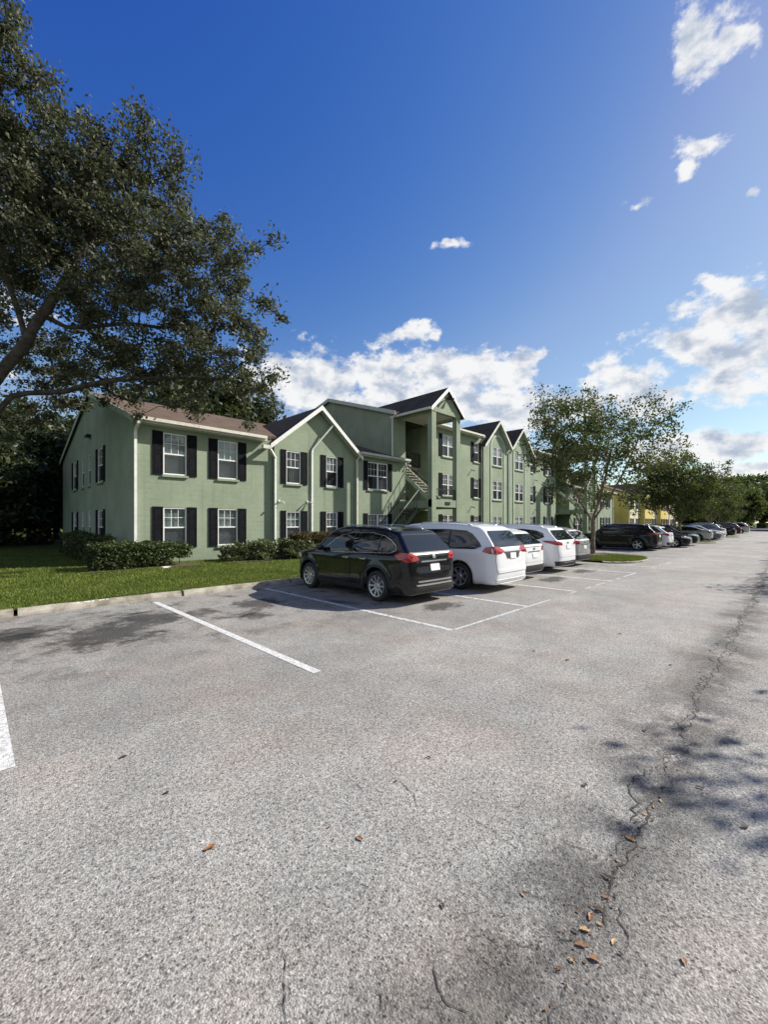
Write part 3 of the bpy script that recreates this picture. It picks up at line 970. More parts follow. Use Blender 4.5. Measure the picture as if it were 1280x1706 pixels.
    gutter(*( ((X(a2 - ov), 16.9, lz - .02), (X(a2 - ov), front, lz - .02)) if not mirror else ((X(a2 - ov), front, lz - .02), (X(a2 - ov), 16.9, lz - .02)) ))
    m = MB(); m.box(*rngX(a2 - .75, a2 - .36), front - .02, front + .12, lz - .12, lz + .04); bpart('gutter_return', m, 'cream_gutter')
    downspout([(X(a2 - .36), front + .08, lz - .1), (X(a2 + .02), v2 - .055, lz - .42), (X(a2 + .02), v2 - .055, .2)])
    dpx = U(519, v2)
    dx2 = U(556, front)
    downspout([(X(dx2), front + .06, PZ - (dx2 - P0) * (PZ - cz) / (b2 - P0) - .16), (X(dpx + .03), v2 - .05, 5.36), (X(dpx), v2 - .05, 5.15), (X(dpx), v2 - .05, .2)])
    flood_light((X(U(465, v2)), v2, 2.78)); flood_light((X(U(512, v2)), v2, 2.80))
    # ---- low bay beside the stairs
    v3 = 16.78; a3, b3 = 14.59, 18.62
    s0, s1 = rngX(a3, b3)
    ops = [W(613, 646, v3, SILL[k], WH if k else WH - .1, 'low' if k else 'blind', True, sl=.31, sr=.33) for k in (0, 1)]
    E3b = 5.45
    m = wall_mesh(MB(), fmap(v3), s0, s1, -.1, E3b, ops)
    for uu in (a3, b3): m.add([(X(uu), v3, -.1), (X(uu), 17.4, -.1), (X(uu), 17.4, E3b + .1), (X(uu), v3, E3b + .1)], [(0, 1, 2, 3)])
    bpart('wall', m, 'green_stucco')
    ve = v3 - .30; zf3 = zf(EV) + (ve - EV) * fs
    zf3 += .012
    roof_plane([(X(a3 + .12), ve, zf3 + .0), (X(b3 + .02), ve, zf3 + .0), (X(b3 + .02), 17.6, zf3 + (17.6 - ve) * fs), (X(a3 + .12), 17.6, zf3 + (17.6 - ve) * fs)], 'dark_shingle')
    m = MB(); a, b_ = rngX(a3 + .1, b3 + .02)
    m.box(a, b_, ve - .01, ve + .015, zf3 - .2, zf3 - .005); m.box(a, b_, ve + .016, v3, zf3 - .2, zf3 - .185)
    bpart('fascia', m, 'grey_green_gutter')
    gutter((a, ve - .015, zf3 - .13), (b_, ve - .015, zf3 - .13), 'grey_green_gutter')
    downspout([(X(a3 + .16), ve - .06, zf3 - .12), (X(a3 + .10), v3 - .05, zf3 - .45), (X(a3 + .10), v3 - .05, .2)], 'cream_gutter')
    flood_light((X(b3 + .02), v3 + .0, 5.28), s=.11)
    # ---- three-storey block: end wall, stair recess, front
    m = MB()
    RV3, RZ3, BV3 = 23.0, 10.25, 30.5
    emap = (lambda s, d, z: (X(17.7) + sg * d, s, z))
    wall_mesh(m, emap, 17., BV3, 4.8, E3, [], crown=[(17., E3), (BV3, E3), (RV3, RZ3)])
    wall_mesh(m, fmap(17.), *rngX(17.7, 18.87), -.1, E3, [])
    bpart('wall', m, 'green_stucco')
    m = MB()
    m.add([(X(18.87), 17, -.1), (X(18.87), 21.5, -.1), (X(18.87), 21.5, E3), (X(18.87), 17, E3)], [(0, 1, 2, 3)])
    m.add([(X(21.5), 17, -.1), (X(21.5), 21.5, -.1), (X(21.5), 21.5, E3), (X(21.5), 17, E3)], [(0, 1, 2, 3)])
    m.add([(X(18.87), 21.5, -.1), (X(21.5), 21.5, -.1), (X(21.5), 21.5, E3), (X(18.87), 21.5, E3)], [(0, 1, 2, 3)])
    bpart('stairwell_wall', m, 'green_stucco')
    for z in (2.72, 5.42):
        m = MB(); m.box(*rngX(18.88, 21.49), 18.0 if z > 3 else 17.0, 21.49, z - .16, z); bpart('landing', m, 'concrete')
        m = MB(); m.box(*rngX(19.2, 20.1), 21.40, 21.47, z + .01, z + 2.05); d = bpart('door', m, 'door_paint')
    a4v = U(806, 16.8) + .1
    ops = []
    for k in range(3):
        ops.append(W(737, 757, 17., SILL[k], WH - .05, ('low', 'low', 'blind')[k], True, sl=.36, sr=.36))
        ops.append(W(789.5, 798, 17., SILL[k], WH - .08, ('blind', 'half', 'half')[k], sl=.36, sr=.40))
    m = wall_mesh(MB(), fmap(17.), *rngX(21.5, a4v), -.1, E3, ops)
    bpart('wall', m, 'green_stucco')
    for zz in (2.95, 5.65):
        flood_light((X(26.1), 17., zz), 'dark_metal', .06)
    # bay with arched trim
    vb = 16.8; a4, b4 = U(806, 16.8), U(848, 16.8)
    pk = (a4 + b4) / 2; pz = 9.65; cz4 = 7.75
    ops = [add_window(GB, ORG, X(pk + .12), vb, SILL[k] - .05, 1.42, WH - .06, ('blind', 'curtain', 'blind')[k], True, (0, 0)) for k in range(3)]
    m = wall_mesh(MB(), fmap(vb), *rngX(a4, b4), -.1, cz4, ops, crown=[(X(a4), cz4), (X(b4), cz4), (X(pk), pz - .08)])
    m.add([(X(a4), vb, -.1), (X(a4), 17.3, -.1), (X(a4), 17.3, cz4 + .4), (X(a4), vb, cz4)], [(0, 1, 2, 3)])
    bpart('wall', m, 'green_stucco')
    m = MB(); cx = pk + .12; hw_, tw = 1.02, .16
    for s_ in (-1, 1): m.box(*rngX(cx + s_ * hw_ - tw / 2, cx + s_ * hw_ + tw / 2), vb - .045, vb + .01, -.05, 7.55)
    N = 14
    for i in range(N):
        aa, ab = math.pi * i / N, math.pi * (i + 1) / N
        q = [(X(cx + rr_ * math.cos(an)), vb - .045, 7.55 + rr_ * 1.02 * math.sin(an)) for an, rr_ in ((aa, hw_ - tw / 2), (aa, hw_ + tw / 2), (ab, hw_ + tw / 2), (ab, hw_ - tw / 2))]
        m.prism(q, (0, .05, 0))
    bpart('arch_trim', m, 'pale_green_trim')
    fr4 = vb - .34; slo = (pz - cz4) / (pk - a4)
    le = a4 - .30; re = b4
    lz4, rz4 = pz - (pk - le) * slo, pz - (re - pk) * slo
    roof_plane([(X(le), fr4, lz4 + .1), (X(pk), fr4, pz + .1), (X(pk), 21, pz + .1), (X(le), 21, lz4 + .1)], 'dark_shingle')
    roof_plane([(X(re), fr4, rz4 + .1), (X(pk), fr4, pz + .1), (X(pk), 21, pz + .1), (X(re), 21, rz4 + .1)], 'dark_shingle')
    m = MB()
    for (uu, zz) in ((le - .02, lz4), (re - .01, rz4)):
        m.prism([(X(uu), fr4 - .03, zz - .12), (X(pk), fr4 - .03, pz - .12), (X(pk), fr4 - .03, pz + .125), (X(uu), fr4 - .03, zz + .12)], (0, .028, 0))
    bpart('rake_board', m, 'cream_gutter')
    m = MB()
    for (uu, zz) in ((le, lz4), (re, rz4)):
        m.prism([(X(uu), fr4, zz - .03), (X(pk), fr4, pz - .03), (X(pk), fr4, pz - .012), (X(uu), fr4, zz - .012)], (0, .34, 0))
    bpart('soffit', m, 'grey_green_gutter')
    downspout([(X(b4 - .08), fr4 + .05, rz4), (X(b4 - .10), vb - .05, rz4 - .35), (X(b4 - .10), vb - .05, .2)], 'grey_green_gutter')
    # roof of the block (one half)
    f3 = (RZ3 - E3) / (RV3 - 17.)
    z3 = lambda v: RZ3 + .1 + (v - RV3) * f3 if v < RV3 else RZ3 + .1 - (v - RV3) * (RZ3 - E3) / (BV3 - RV3)
    ea, eb = X(17.55), X(MIR / 2)
    for ra, rb, rv in ((17.55, 18.0, EV), (18.0, 20.8, 17.05), (20.8, a4 - .25, EV), (a4 - .25, MIR / 2, 16.9)):
        roof_plane([(X(ra), rv, z3(rv)), (X(rb), rv, z3(rv)), (X(rb), RV3, z3(RV3)), (X(ra), RV3, z3(RV3))], 'dark_shingle')
    roof_plane([(ea, BV3 + .4, z3(BV3 + .4)), (eb, BV3 + .4, z3(BV3 + .4)), (eb, RV3, z3(RV3)), (ea, RV3, z3(RV3))], 'dark_shingle')
    m = MB()
    for va, vb_ in ((EV, RV3), (RV3, BV3 + .4)):
        m.prism([(X(17.52), va, z3(va) - .22), (X(17.52), vb_, z3(vb_) - .22), (X(17.52), vb_, z3(vb_) + .012), (X(17.52), va, z3(va) + .012)], (sg * .028, 0, 0))
    bpart('rake_board', m, 'grey_green_gutter')
    a, b_ = rngX(21.0, a4 - .3)
    m = MB(); m.box(a, b_, EV - .01, EV + .015, z3(EV) - .2, z3(EV) - .005); m.box(a, b_, EV + .016, 17., z3(EV) - .2, z3(EV) - .185)
    bpart('fascia', m, 'cream_gutter')
    gutter((a, EV - .012, z3(EV) - .13), (b_, EV - .012, z3(EV) - .13))
    downspout([(X(17.62), EV, z3(EV) - .12), (X(17.62), 16.93, z3(EV) - .4), (X(17.62), 16.93, 5.5)], 'cream_gutter', .04)
    downspout([(X(a4 - .2), EV - .08, z3(EV) - .12), (X(a4 - .07), 16.93, z3(EV) - .45), (X(a4 - .07), 16.93, .2)], 'cream_gutter', .04)
    m = MB(); m.add([(X(17.7), BV3, 4), (X(MIR / 2), BV3, 4), (X(MIR / 2), BV3, E3), (X(17.7), BV3, E3)], [(0, 1, 2, 3)])
    m.add([(X(17.7), BV3, -.1), (X(MIR / 2), BV3, -.1), (X(MIR / 2), BV3, 4.), (X(17.7), BV3, 4.)], [(0, 1, 2, 3)])
    bpart('wall', m, 'green_stucco')
    # ---- portico over the stairs
    pv = 14.30
    for uc in (18.235, 20.575):
        m = MB(); m.box(*rngX(uc - .185, uc + .185), pv, pv + .30, -.05, 7.98); bpart('column', m, 'green_stucco')
    m = MB(); m.box(*rngX(18.05, 20.76), pv - .02, pv + .28, 7.98, 8.22); bpart('beam', m, 'green_stucco')
    for uc in (18.235, 20.575): bpart('beam', MB().box(*rngX(uc - .15, uc + .15), pv + .28, 17., 7.96, 8.2), 'green_stucco')
    m = MB(); m.box(*rngX(18.385, 20.425), pv + .28, 17., 8.0, 8.06); bpart('ceiling', m, 'ceiling_white')
    ppk, ppz, pcz = 19.405, 9.42, 8.22
    m = MB(); m.prism([(X(18.05), pv, pcz), (X(20.76), pv, pcz), (X(ppk), pv, ppz - .06)], (0, .12, 0)); bpart('gable', m, 'green_stucco')
    psl = (ppz - pcz) / (ppk - 18.05)
    pe = .24; pf = pv - .16
    for e in (18.05 - pe, 20.76 + pe):
        ez = ppz - abs(ppk - e) * psl
        roof_plane([(X(e), pf, ez + .1), (X(ppk), pf, ppz + .1), (X(ppk), 20.6, ppz + .1), (X(e), 20.6, ez + .1)], 'dark_shingle')
        m = MB(); m.prism([(X(e), pf - .03, ez - .10), (X(ppk), pf - .03, ppz - .12), (X(ppk), pf - .03, ppz + .125), (X(e), pf - .03, ez + .12)], (0, .028, 0))
        bpart('rake_board', m, 'white_trim')
    ez = ppz - (ppk - 18.05 + pe) * psl
    for e, o in ((18.05 - pe, 0), (20.76 + pe, 1)):
        ends = ((X(e), 17.2, ez - .02), (X(e), pf, ez - .02))
        if (o == 1) != mirror: ends = ends[::-1]
        gutter(*ends, 'cream_gutter')
    m = MB()
    p = Vector((X(ppk), pv, 8.86)); m.box(p.x - .06, p.x + .06, p.y - .05, p.y + .01, p.z - .05, p.z + .05)
    for s_ in (-1, 1): m.tube([p + Vector((s_ * .05, -.04, 0)), p + Vector((s_ * .16, -.2, .0)), p + Vector((s_ * .22, -.34, -.05))], [.025, .06, .11], 10)
    bpart('wall_light', m, 'dark_metal')
    # landing on the first storey, with its beam, plaque and rails
    m = MB(); m.box(*rngX(18.05, 20.76), pv + .02, pv + .26, 2.66, 3.08); bpart('beam', m, 'green_stucco')
    for ua in (18.05, 20.56): bpart('beam', MB().box(*rngX(ua, ua + .20), pv + .3, 17., 2.60, 3.04), 'green_stucco')
    m = MB(); m.box(*rngX(18.26, 20.55), pv + .27, 17., 2.60, 2.72); bpart('landing', m, 'concrete')
    m = MB(); m.box(*rngX(19.28, 19.74), pv - .012, pv + .019, 2.80, 2.97); bpart('number_plaque', m, 'dark_metal')
    def railing(pa, pb, n, h=.92, post=True):
        m = MB(); pa, pb = Vector(pa), Vector(pb); up = Vector((0, 0, h))
        m.bar(pa + up, pb + up, .045); m.bar(pa + up * .12, pb + up * .12, .03)
        for i in range(n + 1):
            q = pa.lerp(pb, i / n); m.bar(q + up * .12, q + up, .018)
        for q in (pa, pb): m.bar(q, q + up, .05)
        return bpart('railing', m, 'dark_metal')
    railing((X(18.45), pv + .14, 3.08), (X(20.38), pv + .14, 3.08), 14, .6)
    railing((X(18.9), 18.05, 5.42), (X(21.45), 18.05, 5.42), 14)
    # flight from the ground, in front of the low bay
    fa, fb = (15.55, .28), (18.27, 2.72)
    n = 14
    for i in range(n):
        ua = fa[0] + (fb[0] - fa[0]) * i / n; za = fa[1] + (fb[1] - fa[1]) * (i + 1) / n
        m = MB(); m.box(*rngX(ua, ua + (fb[0] - fa[0]) / n + .03), 15.45, 16.25, za - .05, za); bpart('step', m, 'shaded_concrete')
    for vv in (15.40, 16.30):
        m = MB(); m.prism([(X(fa[0]), vv - .03, fa[1] - .05), (X(fb[0]), vv - .03, fb[1] - .22), (X(fb[0]), vv - .03, fb[1] + .06), (X(fa[0]), vv - .03, fa[1] + .22)], (0, .06, 0))
        bpart('stringer', m, 'door_paint')  # door colour, dark so the stringers carry the portico's shade
    m = MB(); m.bar((X(fa[0]), 15.4, fa[1] + 1.0), (X(fb[0]), 15.4, fb[1] + 1.0), .05, .06); bpart('handrail', m, 'green_stucco')
    railing((X(fa[0]), 15.4, fa[1] + .08), (X(fb[0]), 15.4, fb[1] + .08), 12, .90)
    railing((X(fa[0]), 16.3, fa[1] + .08), (X(fb[0]), 16.3, fb[1] + .08), 12, .90)
    # flight from the landing up into the recess
    n = 14
    for i in range(n):
        va = 14.9 + 3.1 * i / n; za = 2.72 + 2.7 * (i + 1) / n
        m = MB(); m.box(*rngX(18.95, 19.85), va, va + 3.1 / n + .03, za - .05, za); bpart('step', m, 'concrete')
    for uu in (18.92, 19.88):
        m = MB(); m.prism([(X(uu), 14.85, 2.72), (X(uu), 18.0, 5.22), (X(uu), 18.0, 5.5), (X(uu), 14.85, 3.0)], (sg * .06, 0, 0)); bpart('stringer', m, 'pale_green_trim')
    railing((X(18.95), 14.9, 2.85), (X(18.95), 18.0, 5.45), 13, .9)
half(False)
half(True)
# ------------------------------------------------------------------ cars
def catmull(P, closed=False, k=6):
    P = [np.array(p, float) for p in P]; out = []
    n = len(P)
    for i in range(n - 1):
        p0, p1, p2, p3 = P[max(i - 1, 0)], P[i], P[i + 1], P[min(i + 2, n - 1)]
        for j in range(k):
            t = j / k
            out.append(.5 * ((2 * p1) + (-p0 + p2) * t + (2 * p0 - 5 * p1 + 4 * p2 - p3) * t * t + (-p0 + 3 * p1 - 3 * p2 + p3) * t ** 3))
    out.append(P[-1])
    return np.array(out)
def poly_sdf(p, poly):
    p = np.asarray(p, float); shp = p.shape[:-1]; p = p.reshape(-1, 2)
    d2 = np.full(len(p), 1e9); ins = np.zeros(len(p), bool)
    n = len(poly)
    for i in range(n):
        a, b_ = poly[i], poly[(i + 1) % n]
        e = b_ - a; w = p - a
        t = np.clip((w @ e) / max(e @ e, 1e-12), 0, 1)
        q = w - t[:, None] * e
        d2 = np.minimum(d2, (q * q).sum(1))
        c = (a[1] > p[:, 1]) != (b_[1] > p[:, 1])
        with np.errstate(divide='ignore', invalid='ignore'):
            xi = a[0] + (p[:, 1] - a[1]) * e[0] / (e[1] if e[1] != 0 else 1e-12)
        ins ^= c & (p[:, 0] < xi)
    return (np.sqrt(d2) * np.where(ins, -1, 1)).reshape(shp)
def smax(a, b_, k):
    h = np.maximum(k - np.abs(a - b_), 0) / k
    return np.maximum(a, b_) + h * h * k * .25
def surface_nets(F, org, h):
    nx, ny, nz = F.shape
    ins = F < 0
    c = np.zeros((nx - 1, ny - 1, nz - 1), int)
    for dx in (0, 1):
        for dy in (0, 1):
            for dz in (0, 1):
                c += ins[dx:nx - 1 + dx, dy:ny - 1 + dy, dz:nz - 1 + dz]
    act = (c > 0) & (c < 8)
    idx = np.full(act.shape, -1); I = np.argwhere(act); idx[act] = np.arange(len(I))
    acc = np.zeros((len(I), 3)); cnt = np.zeros(len(I))
    corners = [(a, b_, d) for a in (0, 1) for b_ in (0, 1) for d in (0, 1)]
    for ca in corners:
        for ax in range(3):
            if ca[ax]: continue
            cb = list(ca); cb[ax] = 1
            fa = F[I[:, 0] + ca[0], I[:, 1] + ca[1], I[:, 2] + ca[2]]
            fb = F[I[:, 0] + cb[0], I[:, 1] + cb[1], I[:, 2] + cb[2]]
            m = (fa < 0) != (fb < 0)
            t = np.where(m, fa / np.where(m, fa - fb, 1), 0)
            p = I + np.array(ca) + 0.0
            p[:, ax] += t
            acc[m] += p[m]; cnt[m] += 1
    Vv = acc / cnt[:, None] * h + np.array(org)
    faces = []
    for ax in range(3):
        b1, b2 = (ax + 1) % 3, (ax + 2) % 3
        sl0 = [slice(None)] * 3; sl1 = [slice(None)] * 3
        sl0[ax] = slice(0, -1); sl1[ax] = slice(1, None)
        for b_ in (b1, b2):
            sl0[b_] = slice(1, -1); sl1[b_] = slice(1, -1)
        s0, s1 = ins[tuple(sl0)], ins[tuple(sl1)]
        E = np.argwhere(s0 != s1)
        flip = s1[tuple(E.T)]
        E = E.copy(); E[:, b1] += 1; E[:, b2] += 1
        q = []
        for (o1, o2) in ((-1, -1), (0, -1), (0, 0), (-1, 0)):
            e = E.copy(); e[:, b1] += o1; e[:, b2] += o2
            q.append(idx[tuple(e.T)])
        q = np.stack(q, 1)
        q[flip] = q[flip][:, ::-1]
        faces.append(q)
    return Vv, np.concatenate(faces)

class CarShape:
    def __init__(s, side, plan, hw, W, axles, Rw, k=.07, h=.032, well=.06, belt=1.05, taper=.13):
        s.belt, s.taper, s.hl = belt, taper, max(abs(p[0]) for p in side)
        s.side = catmull(side); s.plan = catmull(plan)
        s.plan = np.concatenate([s.plan, s.plan[::-1] * np.array([1, -1])])
        s.hz, s.hwv = np.array([p[0] for p in hw]), np.array([p[1] for p in hw])
        zz = np.linspace(s.hz[0], s.hz[-1], 200); ww = np.interp(zz, s.hz, s.hwv)
        ker = np.ones(13) / 13; ww = np.convolve(np.pad(ww, 6, mode='edge'), ker, 'valid')
        s.hz, s.hwv = zz, ww
        s.W, s.axles, s.Rw, s.k, s.well = W, axles, Rw, k, well
        x0, x1 = s.side[:, 0].min() - .1, s.side[:, 0].max() + .1
        z1 = s.side[:, 1].max() + .1
        xs = np.arange(x0, x1 + h, h); ny = int(round((W / 2 + .12) / h)); ys = np.arange(-ny, ny + 1) * h; zs = np.arange(.08, z1 + h, h)
        X, Y, Z = np.meshgrid(xs, ys, zs, indexing='ij')
        s.gh = .02
        s.gx = np.arange(x0 - .15, x1 + .17, s.gh); s.gz = np.arange(-.1, z1 + .2, s.gh); s.gy = np.arange(0, W / 2 + .4, s.gh)
        s.gs = poly_sdf(np.stack(np.meshgrid(s.gx, s.gz, indexing='ij'), -1), s.side)
        s.gp = poly_sdf(np.stack(np.meshgrid(s.gx, s.gy, indexing='ij'), -1), s.plan)
        sd = s.bil(s.gs, s.gz[0], *np.meshgrid(xs, zs, indexing='ij'))[:, None, :]
        pd = s.bil(s.gp, 0., *np.meshgrid(xs, np.abs(ys), indexing='ij'))[:, :, None]
        F = s.combine(X, Y, Z, sd, pd)
        F = np.maximum(F, s.wells(X, Y, Z))
        s.v, s.f = surface_nets(F, (x0, ys[0], zs[0]), h)
    def combine(s, X, Y, Z, sd, pd):
        up = np.clip((Z - s.belt) / .35, 0, 1); back = np.clip((-X - .55) / (s.hl - .55), 0, 1.1)
        fr = (np.abs(Y) - np.interp(Z, s.hz, s.hwv) * (1 - s.taper * up * back ** 1.6)) * .96
        F = smax(smax(sd, pd, s.k), fr, s.k)
        for xa in s.axles:
            rho = np.sqrt((X - xa) ** 2 + (Z - s.Rw) ** 2)
            F = F - .020 * np.exp(-((rho - s.Rw - .11) / .07) ** 2) * (np.abs(Y) > .5)
        return F
    def wells(s, X, Y, Z):
        best = np.full(np.broadcast(X, Y, Z).shape, -1e9)
        for xa in s.axles:
            rho = np.sqrt((X - xa) ** 2 + (Z - s.Rw) ** 2)
            best = np.maximum(best, np.minimum(s.Rw + s.well - rho, np.abs(Y) - (s.W / 2 - .34)))
        return best
    def bil(s, G_, b0, a, b_):
        x = np.clip((a - s.gx[0]) / s.gh, 0, G_.shape[0] - 1.001); y = np.clip((b_ - b0) / s.gh, 0, G_.shape[1] - 1.001)
        i, j = x.astype(int), y.astype(int); fx, fy = x - i, y - j
        return (G_[i, j] * (1 - fx) + G_[i + 1, j] * fx) * (1 - fy) + (G_[i, j + 1] * (1 - fx) + G_[i + 1, j + 1] * fx) * fy
    def sdf(s, p):
        X, Y, Z = p[:, 0], p[:, 1], p[:, 2]
        return s.combine(X, Y, Z, s.bil(s.gs, s.gz[0], X, Z), s.bil(s.gp, 0., X, np.abs(Y)))
    def hit(s, p, axis, sign):
        """p (N,3) with the free axis ignored; find the skin coming from sign*inf"""
        hi = (s.W / 2 + .1) if axis == 1 else (np.abs(s.side[:, 0]).max() + .1) if axis == 0 else s.side[:, 1].max() + .1
        lo = .05 if axis == 1 else .3
        ts = np.linspace(hi, lo, 46); n = len(p)
        ta = np.full(n, hi); tb = np.full(n, lo); done = np.zeros(n, bool); prev = hi
        for t in ts:
            q = p.copy(); q[:, axis] = sign * t
            ins = (s.sdf(q) < 0) & ~done
            tb[ins] = t; ta[ins] = prev; done |= ins; prev = t
        for _ in range(9):
            tm = (ta + tb) / 2; q = p.copy(); q[:, axis] = sign * tm
            ins = s.sdf(q) < 0
            tb = np.where(ins, tm, tb); ta = np.where(ins, ta, tm)
        q = p.copy(); q[:, axis] = sign * (ta + tb) / 2
        g = np.zeros_like(q); e = .004
        for a in range(3):
            d = np.zeros(3); d[a] = e
            g[:, a] = s.sdf(q + d) - s.sdf(q - d)
        g /= np.linalg.norm(g, axis=1)[:, None] + 1e-9
        return q, g
    def panel(s, poly, axis, sign, off=.004, mat='car_glass', name='panel', spacing=.075, depth=.012, maxd=9.):
        """poly in (x,z) for axis 1, (y,z) for axis 0, (x,y) for axis 2; laid on the skin"""
        bm = bmesh.new()
        P = []
        n = len(poly)
        for i in range(n):
            a, b_ = np.array(poly[i], float), np.array(poly[(i + 1) % n], float)
            k = max(1, int(np.linalg.norm(b_ - a) / spacing))
            for j in range(k): P.append(a + (b_ - a) * j / k)
        vs = [bm.verts.new((p[0], p[1], 0)) for p in P]
        bm.faces.new(vs)
        mn, mx = np.min(P, 0), np.max(P, 0)
        for ax in (0, 1):
            for t in np.arange(mn[ax] + spacing, mx[ax], spacing):
                co = [0, 0, 0]; co[ax] = t; no = [0, 0, 0]; no[ax] = 1
                bmesh.ops.bisect_plane(bm, geom=bm.verts[:] + bm.edges[:] + bm.faces[:], plane_co=co, plane_no=no, dist=1e-5)
        bmesh.ops.triangulate(bm, faces=bm.faces[:])
        bm.verts.index_update()
        uv = np.array([v.co[:2] for v in bm.verts])
        faces = [tuple(v.index for v in f.verts) for f in bm.faces]
        bnd = [(e.verts[0].index, e.verts[1].index) for e in bm.edges if len(e.link_faces) == 1]
        bm.free()
        p = np.zeros((len(uv), 3))
        fr = [a for a in range(3) if a != axis]
        p[:, fr[0]], p[:, fr[1]] = uv[:, 0], uv[:, 1]
        q, g = s.hit(p, axis, sign)
        if axis == 0:          # never let a panel slide forward along the flank
            far = np.abs(q[:, 0]) < s.hl - maxd
            faces = [f for f in faces if not any(far[i] for i in f)]
            ed = {}
            for f in faces:
                for a, b_ in zip(f, f[1:] + f[:1]):
                    ed.setdefault((min(a, b_), max(a, b_)), []).append((a, b_))
            bnd = [v[0] for v in ed.values() if len(v) == 1]
        top = q + g * off; low = q + g * (off - depth)
        nv = len(top)
        F = list(faces)
        mbv = [tuple(t) for t in top] + [tuple(t) for t in low] + [tuple(t) for t in top]
        F += [(2 * nv + a, 2 * nv + b_, nv + b_, nv + a) for a, b_ in bnd]
        me = bpy.data.meshes.new(name); me.from_pydata(mbv, [], F)
        bm = bmesh.new(); bm.from_mesh(me)
        bmesh.ops.delete(bm, geom=[v for v in bm.verts if not v.link_faces], context='VERTS')
        # open sheet: make sure it looks outward
        for fc in bm.faces:
            if len(fc.verts) == 3 and fc.normal[axis] * sign < 0: fc.normal_flip()
        bm.to_mesh(me); bm.free()
        me.materials.append(MAT[mat])
        me.polygons.foreach_set('use_smooth', [True] * len(me.polygons))
        return me
def clip_x(poly, a, b_):
    def half_clip(P, f):
        out = []
        for i in range(len(P)):
            p, q = P[i], P[(i + 1) % len(P)]
            fp, fq = f(p), f(q)
            if fp >= 0: out.append(p)
            if fp * fq < 0:
                t = fp / (fp - fq); out.append((p[0] + (q[0] - p[0]) * t, p[1] + (q[1] - p[1]) * t))
        return out
    P = half_clip([tuple(p) for p in poly], lambda p: p[0] - a)
    return half_clip(P, lambda p: b_ - p[0])
def grow(poly, d):
    c = np.mean(poly, 0); out = []; n = len(poly)
    P = [np.array(p, float) for p in poly]
    area = sum(P[i][0] * P[(i + 1) % n][1] - P[(i + 1) % n][0] * P[i][1] for i in range(n))
    sg = 1 if area > 0 else -1
    for i in range(n):
        e1 = P[i] - P[i - 1]; e2 = P[(i + 1) % n] - P[i]
        n1 = np.array([e1[1], -e1[0]]) / (np.linalg.norm(e1) + 1e-9) * sg; n2 = np.array([e2[1], -e2[0]]) / (np.linalg.norm(e2) + 1e-9) * sg
        b_ = n1 + n2; b_ /= max(np.linalg.norm(b_), .4)
        out.append(tuple(P[i] + b_ * d))
    return out
def mirror_poly(half):
    return half + [(-y, z) for y, z in half[::-1]]

def wheel_meshes(Rw, wd, spokes, rim_mat, fat=.28):
    ty = MB(); n = 40
    rim = Rw * .70
    prof = [(rim, -wd / 2 + .02), (Rw - .045, -wd / 2), (Rw - .012, -wd / 2 + .03), (Rw, -wd / 2 + .06), (Rw, wd / 2 - .06), (Rw - .012, wd / 2 - .03), (Rw - .045, wd / 2), (rim, wd / 2 - .02), (rim - .01, wd / 2 - .07), (rim - .01, -wd / 2 + .05)]
    m = len(prof)
    for i in range(n):
        a = 2 * math.pi * i / n
        for r, y in prof: ty.v.append((r * math.cos(a), y, r * math.sin(a)))
    for i in range(n):
        for j in range(m): ty.f.append((i * m + j, i * m + (j + 1) % m, ((i + 1) % n) * m + (j + 1) % m, ((i + 1) % n) * m + j))
    rm = MB(); y0 = wd / 2 - .055
    # outer ring
    ring = [(rim + .004, y0 + .03), (rim - .004, y0 + .045), (rim - .022, y0 + .035), (rim - .03, y0 - .06), (rim + .0, y0 - .06)]
    o = len(rm.v); k = len(ring)
    for i in range(n):
        a = 2 * math.pi * i / n
        for r, y in ring: rm.v.append((r * math.cos(a), y, r * math.sin(a)))
    for i in range(n):
        for j in range(k): rm.f.append((o + i * k + j, o + i * k + (j + 1) % k, o + ((i + 1) % n) * k + (j + 1) % k, o + ((i + 1) % n) * k + j))
    for sidx in range(spokes):
        a = 2 * math.pi * sidx / spokes
        ca, sa = math.cos(a), math.sin(a)
        def P(r, t, y): return (r * ca - t * sa, y, r * sa + t * ca)
        w0, w1 = Rw * fat * .36, Rw * fat * .26
        rm.add([P(.04, -w0, y0 + .005), P(.04, w0, y0 + .005), P(rim - .015, w1, y0 + .03), P(rim - .015, -w1, y0 + .03),
                P(.04, -w0 * 1.3, y0 - .04), P(.04, w0 * 1.3, y0 - .04), P(rim - .015, w1 * 1.4, y0 - .02), P(rim - .015, -w1 * 1.4, y0 - .02)],
               [(0, 1, 2, 3), (0, 4, 5, 1), (1, 5, 6, 2), (2, 6, 7, 3), (3, 7, 4, 0)])
    rm.tube([(0, y0 - .04, 0), (0, y0 + .0, 0), (0, y0 + .022, 0)], [.085, .08, .055], 16)
    dk = MB(); dk.tube([(0, -wd / 2 + .04, 0), (0, y0 - .062, 0)], [rim - .012, rim - .012], 28)  # near-black drum filling the rim behind the spokes
    return ty.mesh('wheel', 'tyre_rubber', True), rm.mesh('rim', rim_mat, False), dk.mesh('rim_backing', 'well_black')

def round_rect(x0, x1, z0, z1, r=.03):
    out = []
    for cx, cz, a0 in ((x1 - r, z1 - r, 0), (x0 + r, z1 - r, 90), (x0 + r, z0 + r, 180), (x1 - r, z0 + r, 270)):
        for k in range(4):
            a = R(a0 + 30 * k); out.append((cx + r * math.cos(a), cz + r * math.sin(a)))
    return out

